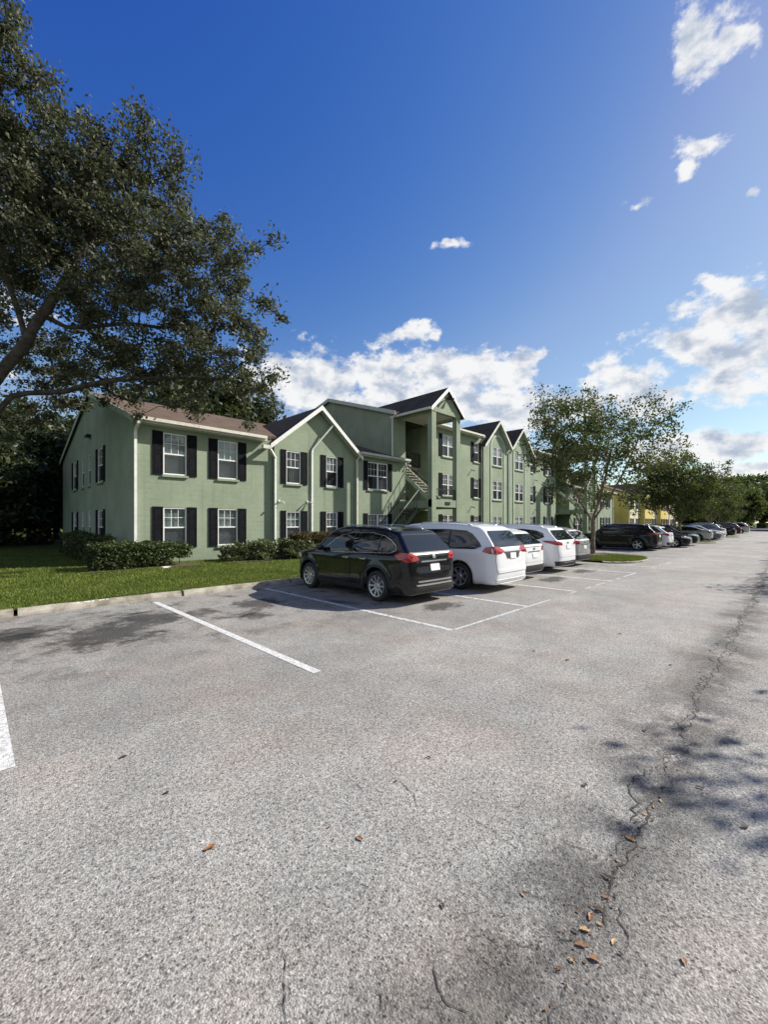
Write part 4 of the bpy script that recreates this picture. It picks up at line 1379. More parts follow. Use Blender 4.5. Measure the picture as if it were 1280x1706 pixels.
class CarType:
    """parts: list of (name, mesh, parent index or None, wants paint)"""
    def __init__(s): s.parts = []; s.wheels = []
    def add(s, name, mesh, parent=None, paint=False):
        s.parts.append((name, mesh, parent, paint)); return len(s.parts) - 1
def make_type(shape, dlo, cuts, rear_glass, front_glass, tail_rear, tail_side, head_front, head_side, clad, rear_extra, doors, handles, wd, spokes, rim_mat, rails=None, chrome_dlo=False, mirror_at=None, plate_z=.85, plate_w=.31, fat=.28, tailgate=(.56, 1.08)):
    T = CarType(); S = shape
    body = np_mesh('body', S.v, S.f, 'paint_white', True)
    T.add('body', body, None, True)
    for xa in S.axles:            # dark liners of the wheel wells
        for sy in (-1, 1):
            wl_ = MB(); yo, yi = sy * (S.W / 2 - .05), sy * (S.W / 2 - .36)
            nn = 18; o = len(wl_.v)
            for i in range(nn + 1):
                a = R(-14 + 208 * i / nn)
                for y in (yo, yi): wl_.v.append((xa + (S.Rw + S.well - .006) * math.cos(a), y, S.Rw + (S.Rw + S.well - .006) * math.sin(a)))
            for i in range(nn): wl_.f.append((o + 2 * i, o + 2 * i + 1, o + 2 * i + 3, o + 2 * i + 2))
            wl_.f.append(tuple(o + 2 * i + 1 for i in range(nn + 1)))
            T.add('wheel_well', wl_.mesh('wheel_well', 'well_black'))
    for sy in (1, -1):
        if chrome_dlo: T.add('window_trim', S.panel(grow(dlo, .016), 1, sy, .004, 'chrome', 'window_trim', .09))
        T.add('window_trim', S.panel(grow(dlo, .004), 1, sy, .007, 'black_plastic', 'window_trim', .09))
        for a, b_ in zip(cuts[:-1], cuts[1:]):
            c = clip_x(dlo, a + .022, b_ - .022)
            if len(c) > 2: T.add('side_window', S.panel(c, 1, sy, .010, 'car_glass', 'side_window', .08))
        for d in doors:
            T.add('door_gap', S.panel(grow(d, .008), 1, sy, .0015, 'well_black', 'door_gap', .1))
            k = T.add('door', S.panel(d, 1, sy, .0035, 'paint_white', 'door', .08), None, True)
        for (x, z) in handles:
            h = MB(); p = np.array([[x, 0, z]]); q, g = S.hit(p, 1, sy)
            y = q[0, 1]
            h.prism([(x - .09, y + sy * .0, z - .012), (x - .075, y + sy * .035, z - .014), (x + .075, y + sy * .035, z - .014), (x + .09, y, z - .012)], (0, 0, .03))
            T.add('door_handle', h.mesh('door_handle', 'chrome' if chrome_dlo else 'paint_white'), None, not chrome_dlo)
        for poly, mt in clad:
            T.add('cladding', S.panel(poly, 1, sy, .008, mt, 'cladding', .09, .02))
        if tail_side: T.add('tail_light', S.panel(tail_side, 1, sy, .012, 'red_lens', 'tail_light', .05, .03))
        if head_side: T.add('headlight', S.panel(head_side, 1, sy, .010, 'clear_lens', 'headlight', .05, .03))
        tr = [(sy * y, z) for y, z in tail_rear]
        T.add('tail_light', S.panel(tr, 0, -1, .013, 'red_lens', 'tail_light', .04, .03, .30))
        hf = [(sy * y, z) for y, z in head_front]
        T.add('headlight', S.panel(hf, 0, 1, .012, 'clear_lens', 'headlight', .04, .03, .55))
        if mirror_at:
            x, z = mirror_at
            p = np.array([[x, 0, z]]); q, g = S.hit(p, 1, sy); y = q[0, 1]
            mm = MB()
            pts = [(x + .02, y - sy * .02, z), (x + .02, y + sy * .06, z + .03), (x + .01, y + sy * .14, z + .06), (x - .0, y + sy * .22, z + .065)]
            mm.tube(pts, [.035, .06, .085, .05], 10)
            T.add('door_mirror', mm.mesh('door_mirror', 'paint_white', True), None, True)
    tg = mirror_poly([(S.W * .39, tailgate[0]), (S.W * .405, (tailgate[0] + tailgate[1]) / 2), (S.W * .395, tailgate[1])])
    T.add('tailgate_gap', S.panel(grow(tg, .009), 0, -1, .0015, 'well_black', 'tailgate_gap', .08, .012, .3))
    T.add('tailgate', S.panel(tg, 0, -1, .0035, 'paint_white', 'tailgate', .06, .012, .3), None, True)
    T.add('rear_window', S.panel(rear_glass, 0, -1, .007, 'car_glass', 'rear_window', .07))
    T.add('windshield', S.panel(front_glass, 0, 1, .007, 'car_glass', 'windshield', .08))
    for name, poly, mt in rear_extra:
        T.add(name, S.panel(poly, 0, -1, .018 if name != 'badge' else .022, mt, name, .06, .02, .35), None, mt == 'paint')
    T.add('licence_plate', S.panel(round_rect(-plate_w / 2, plate_w / 2, plate_z - .075, plate_z + .075, .015), 0, -1, .024, 'plate', 'licence_plate', .08, .02))
    # grille
    T.add('grille', S.panel(mirror_poly([(.0, .48), (.42, .50), (.50, .68), (.0, .70)][1:3]), 0, 1, .008, 'black_plastic', 'grille', .07, .02))
    if rails:
        for sy in (1, -1):
            x0, x1, yy = rails
            xs_ = np.linspace(x0, x1, 12); p = np.stack([xs_, np.full(12, sy * yy), np.zeros(12)], 1)
            q, g = S.hit(p, 2, 1)
            pts = [tuple(q[0])] + [(x, y, z + .028) for x, y, z in q[1:-1]] + [tuple(q[-1])]
            m = MB(); m.tube(pts, .014, 8); T.add('roof_rail', m.mesh('roof_rail', 'alloy', True))
    T.wm = wheel_meshes(S.Rw, wd, spokes, rim_mat, fat); T.shape = S
    return T
def place_car(T, name, paint, uc, vc, facing, label, cat, group, skew=0., trim=None):
    """facing +1: nose to the kerb (+Y); -1: nose to the road"""
    e = empty(name, (uc, vc, 0), R(90 if facing > 0 else -90) + R(skew))
    tag(e, label, cat, group)
    objs = []
    for (nm, me, par, wants) in T.parts:
        o = obj(nm, me, objs[par] if par is not None else e)
        if wants:
            o.material_slots[0].link = 'OBJECT'; o.material_slots[0].material = MAT[paint]
        objs.append(o)
    S = T.shape
    ty, rm, dk = T.wm
    for xa in S.axles:
        for sy in (1, -1):
            w = obj('wheel', ty, e, (xa, sy * (S.W / 2 - .135), S.Rw))
            w.rotation_euler = (R(37 * xa), 0, 0) if False else (0, 0, 0 if sy > 0 else math.pi)
            obj('rim', rm, w); obj('rim_backing', dk, w)
    return e

# --- compact SUV
def hw_prof(W, belt, roof, wr):
    return [(.1, W * .40), (.22, W * .455), (.34, W * .488), (.50, W * .497), (.68, W * .492), (belt - .16, W * .497), (belt - .05, W * .485), (belt + .03, W * .455), (belt + (roof - belt) * .5, W * .5 * (1 - (1 - wr) * .52)), (roof - .12, W * .5 * (wr + .05)), (roof + .1, W * .5 * wr)]
def plan_prof(L, W, fr=.45, rr_=.62):
    h = L / 2
    return [(-h, 0), (-h + .012, W * .5 * rr_ * .7), (-h + .05, W * .5 * rr_ * 1.1), (-h + .16, W * .44), (-h + .40, W * .478), (-h + .9, W * .497), (0, W * .5), (h - 1.1, W * .497), (h - .55, W * .466), (h - .25, W * .40), (h - .08, W * .5 * fr * 1.15), (h - .015, W * .5 * fr * .6), (h, 0)]
def suv(L, W, H, spec):
    h = L / 2
    g = spec
    side = [(-h + .10, .24), (-h + .03, .34), (-h, .50), (-h + .012, .66), (-h + .05, .80), (-h + .075, .98), (-h + g['rg0'][0], g['rg0'][1]), (-h + g['rg1'][0], g['rg1'][1]), (-h + g['sp'][0], g['sp'][1]), (-h + g['sp'][0] + .14, g['sp'][1] + .035), (-h + 1.25, H - .022), (-.15, H), (h - 2.05, H - .035), (h - 1.75, H - .13), (h - 1.35, g['hood'] + .19), (h - 1.10, g['hood'] + .035), (h - .9, g['hood']), (h - .5, g['hood'] - .06), (h - .22, g['hood'] - .16), (h - .06, g['hood'] - .32), (h, .52), (h - .02, .34), (h - .14, .22), (h - .4, .20), (-h + .4, .21), (-h + .10, .24)]
    return CarShape(side, plan_prof(L, W), hw_prof(W, g['belt'], H, g.get('wr', .70)), W, (h - g['fo'], -h + g['ro']), g['R'])
def suv_type(L, W, H, g, dlo, cuts, doors_x, style):
    S = suv(L, W, H, g); h = L / 2; b_ = g['belt']
    rgz0, rgz1 = g['rg0'][1] + .03, g['sp'][1] - .06
    yw0, yw1 = W * .5 * .78, W * .5 * .66
    rear_glass = mirror_poly([(yw0, rgz0), (yw0 * 1.0, rgz0 + .05), (yw1, rgz1 - .03), (yw1 - .06, rgz1)])
    fz0, fz1 = g['hood'] + .05, H - .09
    front_glass = mirror_poly([(W * .5 * .84, fz0), (W * .5 * .66, fz1)])
    doors = []
    zb, zt = .36, b_ - .02
    for (xa, xb) in doors_x:
        doors.append([(xa, zb + .02), (xb, zb + .02), (xb + .01, zt), (xa + .01, zt)])
    handles = [(xa + .16, b_ - .13) for (xa, xb) in doors_x]
    clad = []
    if style.get('clad'):
        xf, xr = S.axles
        clad.append(([(xr + S.Rw + .1, .23), (xf - S.Rw - .1, .23), (xf - S.Rw - .1, .34), (xr + S.Rw + .1, .34)], 'black_plastic'))
        for xa in (xf, xr):
            arc = []
            for k in range(13):
                a = R(180 - 15 * k); arc.append((xa + (S.Rw + .135) * math.cos(a), S.Rw + (S.Rw + .135) * math.sin(a)))
            for k in range(13):
                a = R(15 * k); arc.append((xa + (S.Rw + .082) * math.cos(a), S.Rw + (S.Rw + .082) * math.sin(a)))
            clad.append((arc, 'black_plastic'))
    T = make_type(S, dlo, cuts, rear_glass, front_glass, style['tail_rear'], style.get('tail_side'), style['head_front'], style.get('head_side'), clad, style.get('rear_extra', []), doors, handles,
                  .225, style['spokes'], style['rim'], style.get('rails'), style.get('chrome', False), (h - 1.62, b_ + .02), style.get('plate_z', .88), fat=style.get('fat', .28))
    return T
bump_low = lambda w, z0, z1: mirror_poly([(w, z0), (w * 1.02, z1)])
TY = {}
L = 4.69
TY['compact_suv'] = suv_type(L, 1.84, 1.70, dict(rg0=(.13, 1.12), rg1=(.42, 1.42), sp=(.56, 1.57), hood=1.07, belt=1.08, fo=.95, ro=1.03, R=.355, wr=.69),
    [(-1.86, 1.19), (-1.72, 1.13), (-1.2, 1.11), (-.2, 1.08), (.78, 1.05), (.62, 1.18), (.32, 1.37), (.08, 1.47), (-.3, 1.535), (-1.0, 1.545), (-1.42, 1.48), (-1.66, 1.38), (-1.82, 1.27)],
    [-2.2, -1.33, -.42, .86], [(-1.02, -.40), (-.385, .63)],
    dict(tail_rear=[(.50, .98), (.80, .93), (.80, 1.12), (.70, 1.14), (.55, 1.07)], tail_side=[(-2.22, .94), (-2.0, .99), (-1.86, 1.09), (-2.0, 1.14), (-2.18, 1.13)],
         head_front=[(.45, .78), (.80, .84), (.80, .94), (.5, .88)], head_side=[(1.85, .82), (2.15, .80), (2.1, .90), (1.80, .94)],
         clad=True, chrome=True, spokes=10, rim='alloy', rails=(-1.45, .2, .57), plate_z=.80,
         rear_extra=[('bumper_trim', mirror_poly([(.60, .42), (.62, .455)]), 'chrome'), ('bumper_trim', mirror_poly([(.56, .50), (.58, .53)]), 'chrome'), ('lower_bumper', mirror_poly([(.78, .27), (.80, .40)]), 'black_plastic'), ('plate_garnish', mirror_poly([(.44, .925), (.45, .955)]), 'chrome'), ('badge', round_rect(-.055, .055, .99, 1.07, .035), 'chrome')], fat=.20))
L = 4.62
TY['crossover'] = suv_type(L, 1.85, 1.62, dict(rg0=(.12, 1.07), rg1=(.48, 1.36), sp=(.62, 1.48), hood=1.03, belt=1.05, fo=.93, ro=.98, R=.35, wr=.70),
    [(-1.80, 1.16), (-1.65, 1.10), (-1.0, 1.07), (-.2, 1.05), (.78, 1.02), (.60, 1.15), (.30, 1.33), (.05, 1.41), (-.3, 1.46), (-1.0, 1.465), (-1.4, 1.40), (-1.62, 1.29)],
    [-2.2, -1.25, -.4, .86], [(-1.0, -.38), (-.365, .63)],
    dict(tail_rear=[(.52, .90), (.80, .90), (.80, 1.05), (.68, 1.06), (.56, 1.0)], tail_side=[(-2.18, .90), (-1.92, .97), (-1.96, 1.05), (-2.16, 1.06)],
         head_front=[(.45, .76), (.80, .80), (.80, .90), (.5, .86)], head_side=[(1.80, .80), (2.1, .78), (2.06, .88), (1.75, .91)],
         spokes=5, rim='alloy', plate_z=.76, rear_extra=[('lower_bumper', mirror_poly([(.80, .26), (.82, .46)]), 'black_plastic'), ('badge', round_rect(-.05, .05, .93, 1.0, .03), 'chrome'), ('plate_garnish', mirror_poly([(.40, .87), (.41, .895)]), 'chrome')]))
L = 4.86
TY['family_suv'] = suv_type(L, 1.90, 1.70, dict(rg0=(.12, 1.13), rg1=(.42, 1.43), sp=(.54, 1.57), hood=1.07, belt=1.10, fo=.95, ro=1.08, R=.37, wr=.70),
    [(-1.84, 1.27), (-1.66, 1.19), (-1.0, 1.14), (-.2, 1.10), (.86, 1.06), (.68, 1.19), (.38, 1.38), (.12, 1.48), (-.3, 1.54), (-1.0, 1.545), (-1.5, 1.49), (-1.76, 1.40)],
    [-2.3, -1.30, -.40, .95], [(-1.05, -.38), (-.365, .70)],
    dict(tail_rear=[(.48, .98), (.83, 1.00), (.82, 1.12), (.70, 1.12), (.50, 1.05)], tail_side=[(-2.29, .99), (-1.86, 1.09), (-1.80, 1.13), (-2.26, 1.13)],
         head_front=[(.48, .80), (.84, .86), (.84, .96), (.52, .90)], head_side=[(1.95, .84), (2.22, .82), (2.18, .92), (1.88, .96)],
         clad=True, spokes=5, rim='alloy', rails=(-1.7, .2, .6), plate_z=.92, rear_extra=[('lower_bumper', mirror_poly([(.84, .26), (.86, .42)]), 'black_plastic'), ('bumper_trim', mirror_poly([(.42, .36), (.44, .42)]), 'alloy'), ('badge', round_rect(-.06, .06, 1.03, 1.09, .025), 'chrome')]))
# --- minivan
L = 5.17; h = L / 2
van_side = [(-h + .08, .24), (-h + .02, .36), (-h, .52), (-h + .008, .70), (-h + .035, .90), (-h + .06, 1.04), (-h + .19, 1.25), (-h + .38, 1.47), (-h + .52, 1.61), (-h + .74, 1.695), (-h + 1.3, 1.755), (-.3, 1.775), (.45, 1.73), (.85, 1.60), (1.35, 1.30), (1.62, 1.12), (1.80, 1.06), (2.15, .98), (2.40, .84), (2.55, .66), (h, .50), (h - .02, .32), (h - .12, .20), (h - .4, .18), (-h + .4, .19), (-h + .08, .24)]
S = CarShape(van_side, plan_prof(L, 2.0, .45, .70), hw_prof(2.0, 1.08, 1.78, .72), 2.0, (h - .98, -h + 1.10), .36)
van_dlo = [(-2.12, 1.17), (-1.95, 1.10), (-1.0, 1.08), (.2, 1.06), (1.28, 1.05), (1.12, 1.18), (.80, 1.39), (.5, 1.52), (.1, 1.59), (-1.0, 1.605), (-1.6, 1.57), (-1.80, 1.49), (-2.04, 1.27)]
TY['minivan'] = make_type(S, van_dlo, [-2.4, -1.12, -.02, 1.35], mirror_poly([(.80, 1.15), (.77, 1.22), (.66, 1.52), (.60, 1.57)]), mirror_poly([(.82, 1.12), (.62, 1.66)]),
    [(.44, 1.03), (.60, .99), (.86, .98), (.86, 1.17), (.62, 1.16), (.48, 1.10)], [(-2.44, .98), (-2.18, 1.04), (-2.26, 1.15), (-2.40, 1.17)],
    [(.5, .72), (.88, .80), (.88, .90), (.55, .84)], [(2.0, .82), (2.36, .78), (2.3, .88), (1.95, .92)], [],
    [('lower_bumper', mirror_poly([(.80, .25), (.82, .33)]), 'paint_white'), ('bumper_step', mirror_poly([(.74, .50), (.78, .58)]), 'paint_white'), ('plate_recess', mirror_poly([(.30, .86), (.36, .98), (.44, 1.02)]), 'black_plastic'), ('plate_garnish', mirror_poly([(.44, 1.03), (.45, 1.065)]), 'chrome')],
    [[(-1.05, .36), (-.03, .36), (-.02, 1.05), (-1.04, 1.05)], [(-.005, .36), (1.02, .36), (1.14, 1.03), (.0, 1.05)]], [(-.16, .93), (.14, .93)], .235, 7, 'alloy', (-1.7, .1, .66), False, (1.02, 1.08), .92)
# --- sedan
L = 4.82; h = L / 2
sed_side = [(-h + .10, .22), (-h + .02, .34), (-h, .52), (-h + .02, .72), (-h + .08, .90), (-h + .16, 1.01), (-h + .45, 1.06), (-h + .72, 1.10), (-1.25, 1.29), (-.85, 1.40), (-.3, 1.455), (.1, 1.44), (.5, 1.33), (1.0, 1.08), (1.22, .99), (1.5, .955), (2.0, .86), (2.28, .72), (h - .01, .52), (h - .02, .32), (h - .14, .20), (h - .4, .18), (-h + .4, .19), (-h + .10, .22)]
S = CarShape(sed_side, plan_prof(L, 1.84, .45, .60), hw_prof(1.84, .98, 1.45, .66), 1.84, (h - .93, -h + 1.05), .335, h=.036)
sed_dlo = [(-1.55, 1.08), (-1.2, 1.02), (-.2, .99), (.82, .97), (.62, 1.10), (.36, 1.24), (.1, 1.31), (-.3, 1.345), (-.8, 1.31), (-1.2, 1.20)]
TY['sedan'] = make_type(S, sed_dlo, [-1.8, -.98, -.22, .9], mirror_poly([(.70, 1.14), (.55, 1.36)]), mirror_poly([(.76, 1.02), (.58, 1.37)]),
    [(.50, .80), (.78, .80), (.78, .96), (.54, .92)], [(-2.28, .80), (-2.02, .86), (-2.10, .95), (-2.25, .96)], [(.48, .64), (.82, .70), (.80, .80), (.52, .74)], [(1.95, .70), (2.22, .66), (2.16, .77), (1.88, .80)], [],
    [('lower_bumper', mirror_poly([(.66, .24), (.68, .36)]), 'black_plastic')], [[(-1.0, .34), (-.23, .34), (-.22, .97), (-1.0, .98)], [(-.21, .34), (.68, .34), (.72, .95), (-.2, .97)]], [(-.84, .86), (-.06, .86)], .215, 5, 'alloy', None, False, (.72, .97), .72, tailgate=(.60, .98))

place_car(TY['compact_suv'], 'parked_car', 'paint_black', 7.42, 8.06, 1, 'glossy black compact SUV with chrome window trim parked first by the lawn', 'car', 'cars parked nose to the kerb', -1.2)
place_car(TY['minivan'], 'parked_car', 'paint_white', 10.22, 7.93, 1, 'white minivan with wide dark rear glass parked beside the black compact SUV', 'car', 'cars parked nose to the kerb', .6)
place_car(TY['crossover'], 'parked_car', 'paint_pearl', 12.62, 8.15, 1, 'low white crossover parked between the minivan and a white SUV', 'car', 'cars parked nose to the kerb')
place_car(TY['family_suv'], 'parked_car', 'paint_white', 15.42, 8.28, 1, 'white SUV with slanted narrow tail lights parked beside a silver crossover', 'car', 'cars parked nose to the kerb', -.5)
place_car(TY['crossover'], 'parked_car', 'paint_silver', 18.15, 8.55, 1, 'silver crossover parked right before the grassy tree island', 'car', 'cars parked nose to the kerb')
GRP2 = 'cars parked beyond the tree island'
FAR = [('family_suv', 'paint_black', 30.9, 8.55, 1, 'black SUV parked beyond the tree island next to two empty bays', 'car'),
       ('crossover', 'paint_pearl', 33.6, 8.3, 1, 'white crossover parked beside the black SUV beyond the island', 'car'),
       ('sedan', 'paint_black', 36.4, 7.75, -1, 'black sedan parked with its headlights towards the road, beside a white crossover', 'car'),
       ('crossover', 'paint_black', 39.2, 7.6, -1, 'black crossover with headlights towards the road, before the second tree', 'car'),
       ('sedan', 'paint_silver', 49.8, 8.1, 1, 'silver sedan parked just past the second tree island', 'car'),
       ('sedan', 'paint_grey', 52.6, 7.7, -1, 'dark grey sedan nosed out towards the road between pale cars', 'car'),
       ('sedan', 'paint_white', 55.4, 7.7, -1, 'white sedan nosed out towards the road beside a dark grey one', 'car'),
       ('compact_suv', 'paint_blue', 58.2, 8.1, 1, 'pale blue SUV parked beside a white sedan', 'car'),
       ('crossover', 'paint_white', 61.0, 8.1, 1, 'white crossover parked just before the third tree island', 'car'),
       ('sedan', 'paint_black', 69.4, 8.0, 1, 'small black sedan parked just past the third tree island', 'car'),
       ('family_suv', 'paint_maroon', 75.0, 7.9, 1, 'dark maroon SUV near the far end of the parking row', 'car'),
       ('minivan', 'paint_silver', 88.0, 8.0, 1, 'silver minivan, last car of the parking row', 'car')]
for t_, p_, u_, v_, f_, lab, cat in FAR:
    place_car(TY[t_], 'parked_car', p_, u_, v_, f_, lab, cat, GRP2, random.uniform(-1.5, 1.5))
mat_leaf('crumb', (.05, .03, .02), (.16, .085, .04), (.36, .25, .13), .05, .8)
# ------------------------------------------------------------------ trees and shrubs
def leaf_cards(C, size, rng, elong=1.9, flat=0.):
    n = len(C)
    a = rng.normal(size=(n, 3)); a[:, 2] *= (1 - flat); a /= np.linalg.norm(a, axis=1)[:, None]
    b_ = rng.normal(size=(n, 3)); b_ -= (b_ * a).sum(1)[:, None] * a; b_ /= np.linalg.norm(b_, axis=1)[:, None] + 1e-9
    s = size * rng.uniform(.65, 1.35, n)[:, None]
    a, b_ = a * s * .5 * elong ** .5, b_ * s * .5 / elong ** .5
    nrm = np.cross(a, b_); nrm /= np.linalg.norm(nrm, axis=1)[:, None] + 1e-9
    V_ = np.empty((n * 4, 3))
    V_[0::4] = C - a; V_[1::4] = C + b_ + nrm * s * .12; V_[2::4] = C + a; V_[3::4] = C - b_ + nrm * s * .12
    return V_, np.arange(n * 4).reshape(-1, 4)
def grow_tree(skel, attract, rng, step=.45, wander=.10, sag=0.):
    """skel: list of polylines (first starts at the root). returns nodes, parents"""
    nodes, par = [], []
    for line in skel:
        pts = [np.array(p, float) for p in line]
        if nodes:
            d = np.linalg.norm(np.array(nodes) - pts[0], axis=1); prev = int(np.argmin(d))
            if d[prev] > .05:
                nodes.append(pts[0]); par.append(prev); prev = len(nodes) - 1
        else:
            nodes.append(pts[0]); par.append(-1); prev = 0
        for a, b_ in zip(pts[:-1], pts[1:]):
            k = max(1, int(np.linalg.norm(b_ - a) / step))
            for j in range(1, k + 1):
                p = a + (b_ - a) * j / k + (rng.normal(size=3) * wander * .25 if j < k else 0)
                nodes.append(p); par.append(prev); prev = len(nodes) - 1
    root = nodes[0]
    A = np.array(attract); N0 = np.array(nodes)
    nstart = max(1, int(.45 * len(skel[0]) / len(skel[0])))
    D = np.full(len(A), 1e9); near = np.zeros(len(A), int)
    def upd(i0):
        P = np.array(nodes[i0:])
        for s0 in range(0, len(P), 64):
            d = np.linalg.norm(A[:, None, :] - P[None, s0:s0 + 64, :], axis=2)
            # twigs rise from below and from inside
            d = d + .35 * np.maximum(0, P[None, s0:s0 + 64, 2] - A[:, None, 2])
            j = d.argmin(1); dm = d[np.arange(len(A)), j]
            m = dm < D
            D[m] = dm[m]; near[m] = j[m] + i0 + s0
    upd(0)
    left = np.ones(len(A), bool); tips = []
    while left.any():
        i = int(np.argmin(np.where(left, D, 1e9))); left[i] = False
        q = near[i]; a = nodes[q]; b_ = A[i]
        L_ = np.linalg.norm(b_ - a); k = max(1, int(L_ / step)); i0 = len(nodes); prev = q
        for j in range(1, k + 1):
            t = j / k
            p = a + (b_ - a) * t + np.array([0, 0, -sag * L_ * math.sin(math.pi * t)]) + (rng.normal(size=3) * wander if j < k else 0)
            nodes.append(p); par.append(prev); prev = len(nodes) - 1
        tips.append(prev)
        upd(i0)
    return np.array(nodes), np.array(par), tips
def branch_mesh(name, nodes, par, mat, r_tip=.012, power=.46, rmax=.5, sides=6, flare=1.35):
    n = len(nodes); w = np.zeros(n)
    kids = np.bincount(par[par >= 0], minlength=n)
    w[kids == 0] = 1
    for i in range(n - 1, 0, -1): w[par[i]] += w[i]
    r = np.minimum(r_tip * np.maximum(w, 1) ** power, rmax)
    E = np.arange(1, n); P0 = nodes[par[E]]; P1 = nodes[E]
    r1 = r[E]; r0 = np.minimum(r[par[E]], r1 * 1.35)
    z0 = nodes[:, 2].min()
    r0 = r0 * np.where(P0[:, 2] < z0 + .35, flare, 1.0)
    d = P1 - P0; d /= np.linalg.norm(d, axis=1)[:, None] + 1e-9
    up = np.where(np.abs(d[:, 2:3]) < .9, np.array([[0, 0, 1.]]), np.array([[1., 0, 0]]))
    x = np.cross(d, up); x /= np.linalg.norm(x, axis=1)[:, None]; y = np.cross(x, d)
    m = len(E); V_ = np.empty((m, 2, sides, 3))
    for k in range(sides):
        c = math.cos(2 * math.pi * k / sides) * x + math.sin(2 * math.pi * k / sides) * y
        V_[:, 0, k] = P0 + c * r0[:, None] - d * (r0 * .25)[:, None]; V_[:, 1, k] = P1 + c * r1[:, None] + d * (r1 * .25)[:, None]
    b_ = np.arange(m)[:, None] * 2 * sides
    F = np.concatenate([np.stack([b_[:, 0] + k, b_[:, 0] + (k + 1) % sides, b_[:, 0] + sides + (k + 1) % sides, b_[:, 0] + sides + k], 1) for k in range(sides)])
    return np_mesh(name, V_.reshape(-1, 3), F, mat, True)
def blob_points(lobes, n, rng, shell=.55):
    """points in the union of ellipsoids, favouring the outer shell"""
    out = []; vol = np.array([l[1][0] * l[1][1] * l[1][2] for l in lobes]); cnt = np.maximum(3, (n * vol ** .85 / (vol ** .85).sum()).astype(int))
    for (c, r), k in zip(lobes, cnt):
        v = rng.normal(size=(k, 3)); v /= np.linalg.norm(v, axis=1)[:, None]
        rad = (shell + (1 - shell) * rng.random(k)) ** .8 * (rng.random(k) ** .25)
        out.append(np.array(c) + v * rad[:, None] * np.array(r))
    return np.concatenate(out)
def tree_from(name, skel, lobes, n_att, per, spread, leaf, lmat, bmat, seed, r_tip=.012, rmax=.5, step=.45, wander=.1, label=None, group=None, minz=None, power=.46, origin=None, shell=.55, droop=0., cat='tree', keep=None):
    rng = np.random.default_rng(seed)
    A = blob_points(lobes, n_att, rng, shell)
    A = A + rng.normal(size=A.shape) * spread * 1.5
    if minz is not None: A = A[A[:, 2] > minz]
    if keep is not None: A = A[keep(A)]
    nodes, par, tips = grow_tree(skel, A, rng, step, wander)
    o = Vector(skel[0][0]) if origin is None else Vector(origin)
    e = empty(name, o); tag(e, label, cat, group)
    off = np.array(o)
    obj('trunk', branch_mesh('trunk', nodes - off, par, bmat, r_tip, power, rmax), e)
    C = np.repeat(A, per, 0); k = len(C)
    cl = rng.uniform(.55, 1.25, len(A)).repeat(per)
    j = rng.normal(size=(k, 3)) * spread * cl[:, None] * np.array([1, 1, .75]); j[:, 2] -= droop * np.abs(rng.normal(size=k))
    V_, F = leaf_cards(C + j - off, leaf, rng)
    obj('crown', np_mesh('crown', V_, F, lmat), e)
    return e
def copy_tree(e, loc, rotz, scale, label):
    c = e.copy(); COL.objects.link(c); c.location = loc; c.rotation_euler = (0, 0, rotz); c.scale = (scale,) * 3; c['label'] = label
    for ch in e.children:
        k = ch.copy(); COL.objects.link(k); k.parent = c
    return c
# --- live oak over the left end of the building
OT = Vector((-.4, 17.6, .2))
def lobe(px, py, d, r, rz=None): return (tuple(AT(px, py, d)), (r, r, rz or r * .85))
oak_lobes = [lobe(412, 430, 13.4, 1.35), lobe(440, 620, 13.6, .95), lobe(350, 560, 13.2, 1.75), lobe(345, 400, 13.2, 1.5), lobe(240, 275, 12.6, 1.75), lobe(150, 300, 12.2, 2.1), lobe(60, 300, 11.6, 2.3),
             lobe(110, 430, 12.3, 2.3), lobe(220, 420, 12.8, 2.3), lobe(255, 560, 13.4, 1.9), lobe(170, 600, 13.6, 1.5), lobe(-60, 110, 10.6, 1.9), lobe(-20, 250, 11, 2.2), lobe(20, 420, 12, 1.9), lobe(390, 520, 13.6, 1.4),
             lobe(-140, 260, 12, 2.8), lobe(-260, 380, 12, 3.0), lobe(-120, 450, 14, 2.6), lobe(120, 320, 15.5, 2.6), lobe(260, 400, 15.8, 2.4), lobe(-20, 380, 16.5, 3.0), lobe(330, 640, 14.6, 1.1), lobe(390, 650, 14.3, .8), lobe(80, 640, 14.5, 1.1), lobe(20, 560, 15.5, 1.3),
             lobe(300, 655, 14.4, 1.0, .7), lobe(425, 655, 14.0, .85, .6), lobe(465, 640, 13.6, .55), lobe(235, 650, 14.6, .95, .7), lobe(150, 645, 15, 1.0, .7), lobe(370, 600, 13.8, 1.2), lobe(300, 480, 13.2, 1.7), lobe(160, 520, 13.2, 1.6), lobe(60, 610, 15.5, 1.4), lobe(150, 590, 15, 1.5), lobe(250, 620, 15, 1.2), lobe(20, 690, 16, 1.2), lobe(90, 670, 16.5, 1.2), lobe(10, 20, 10.6, 1.1), lobe(30, 150, 11, 1.2)]
P = lambda px, py, d: tuple(AT(px, py, d))
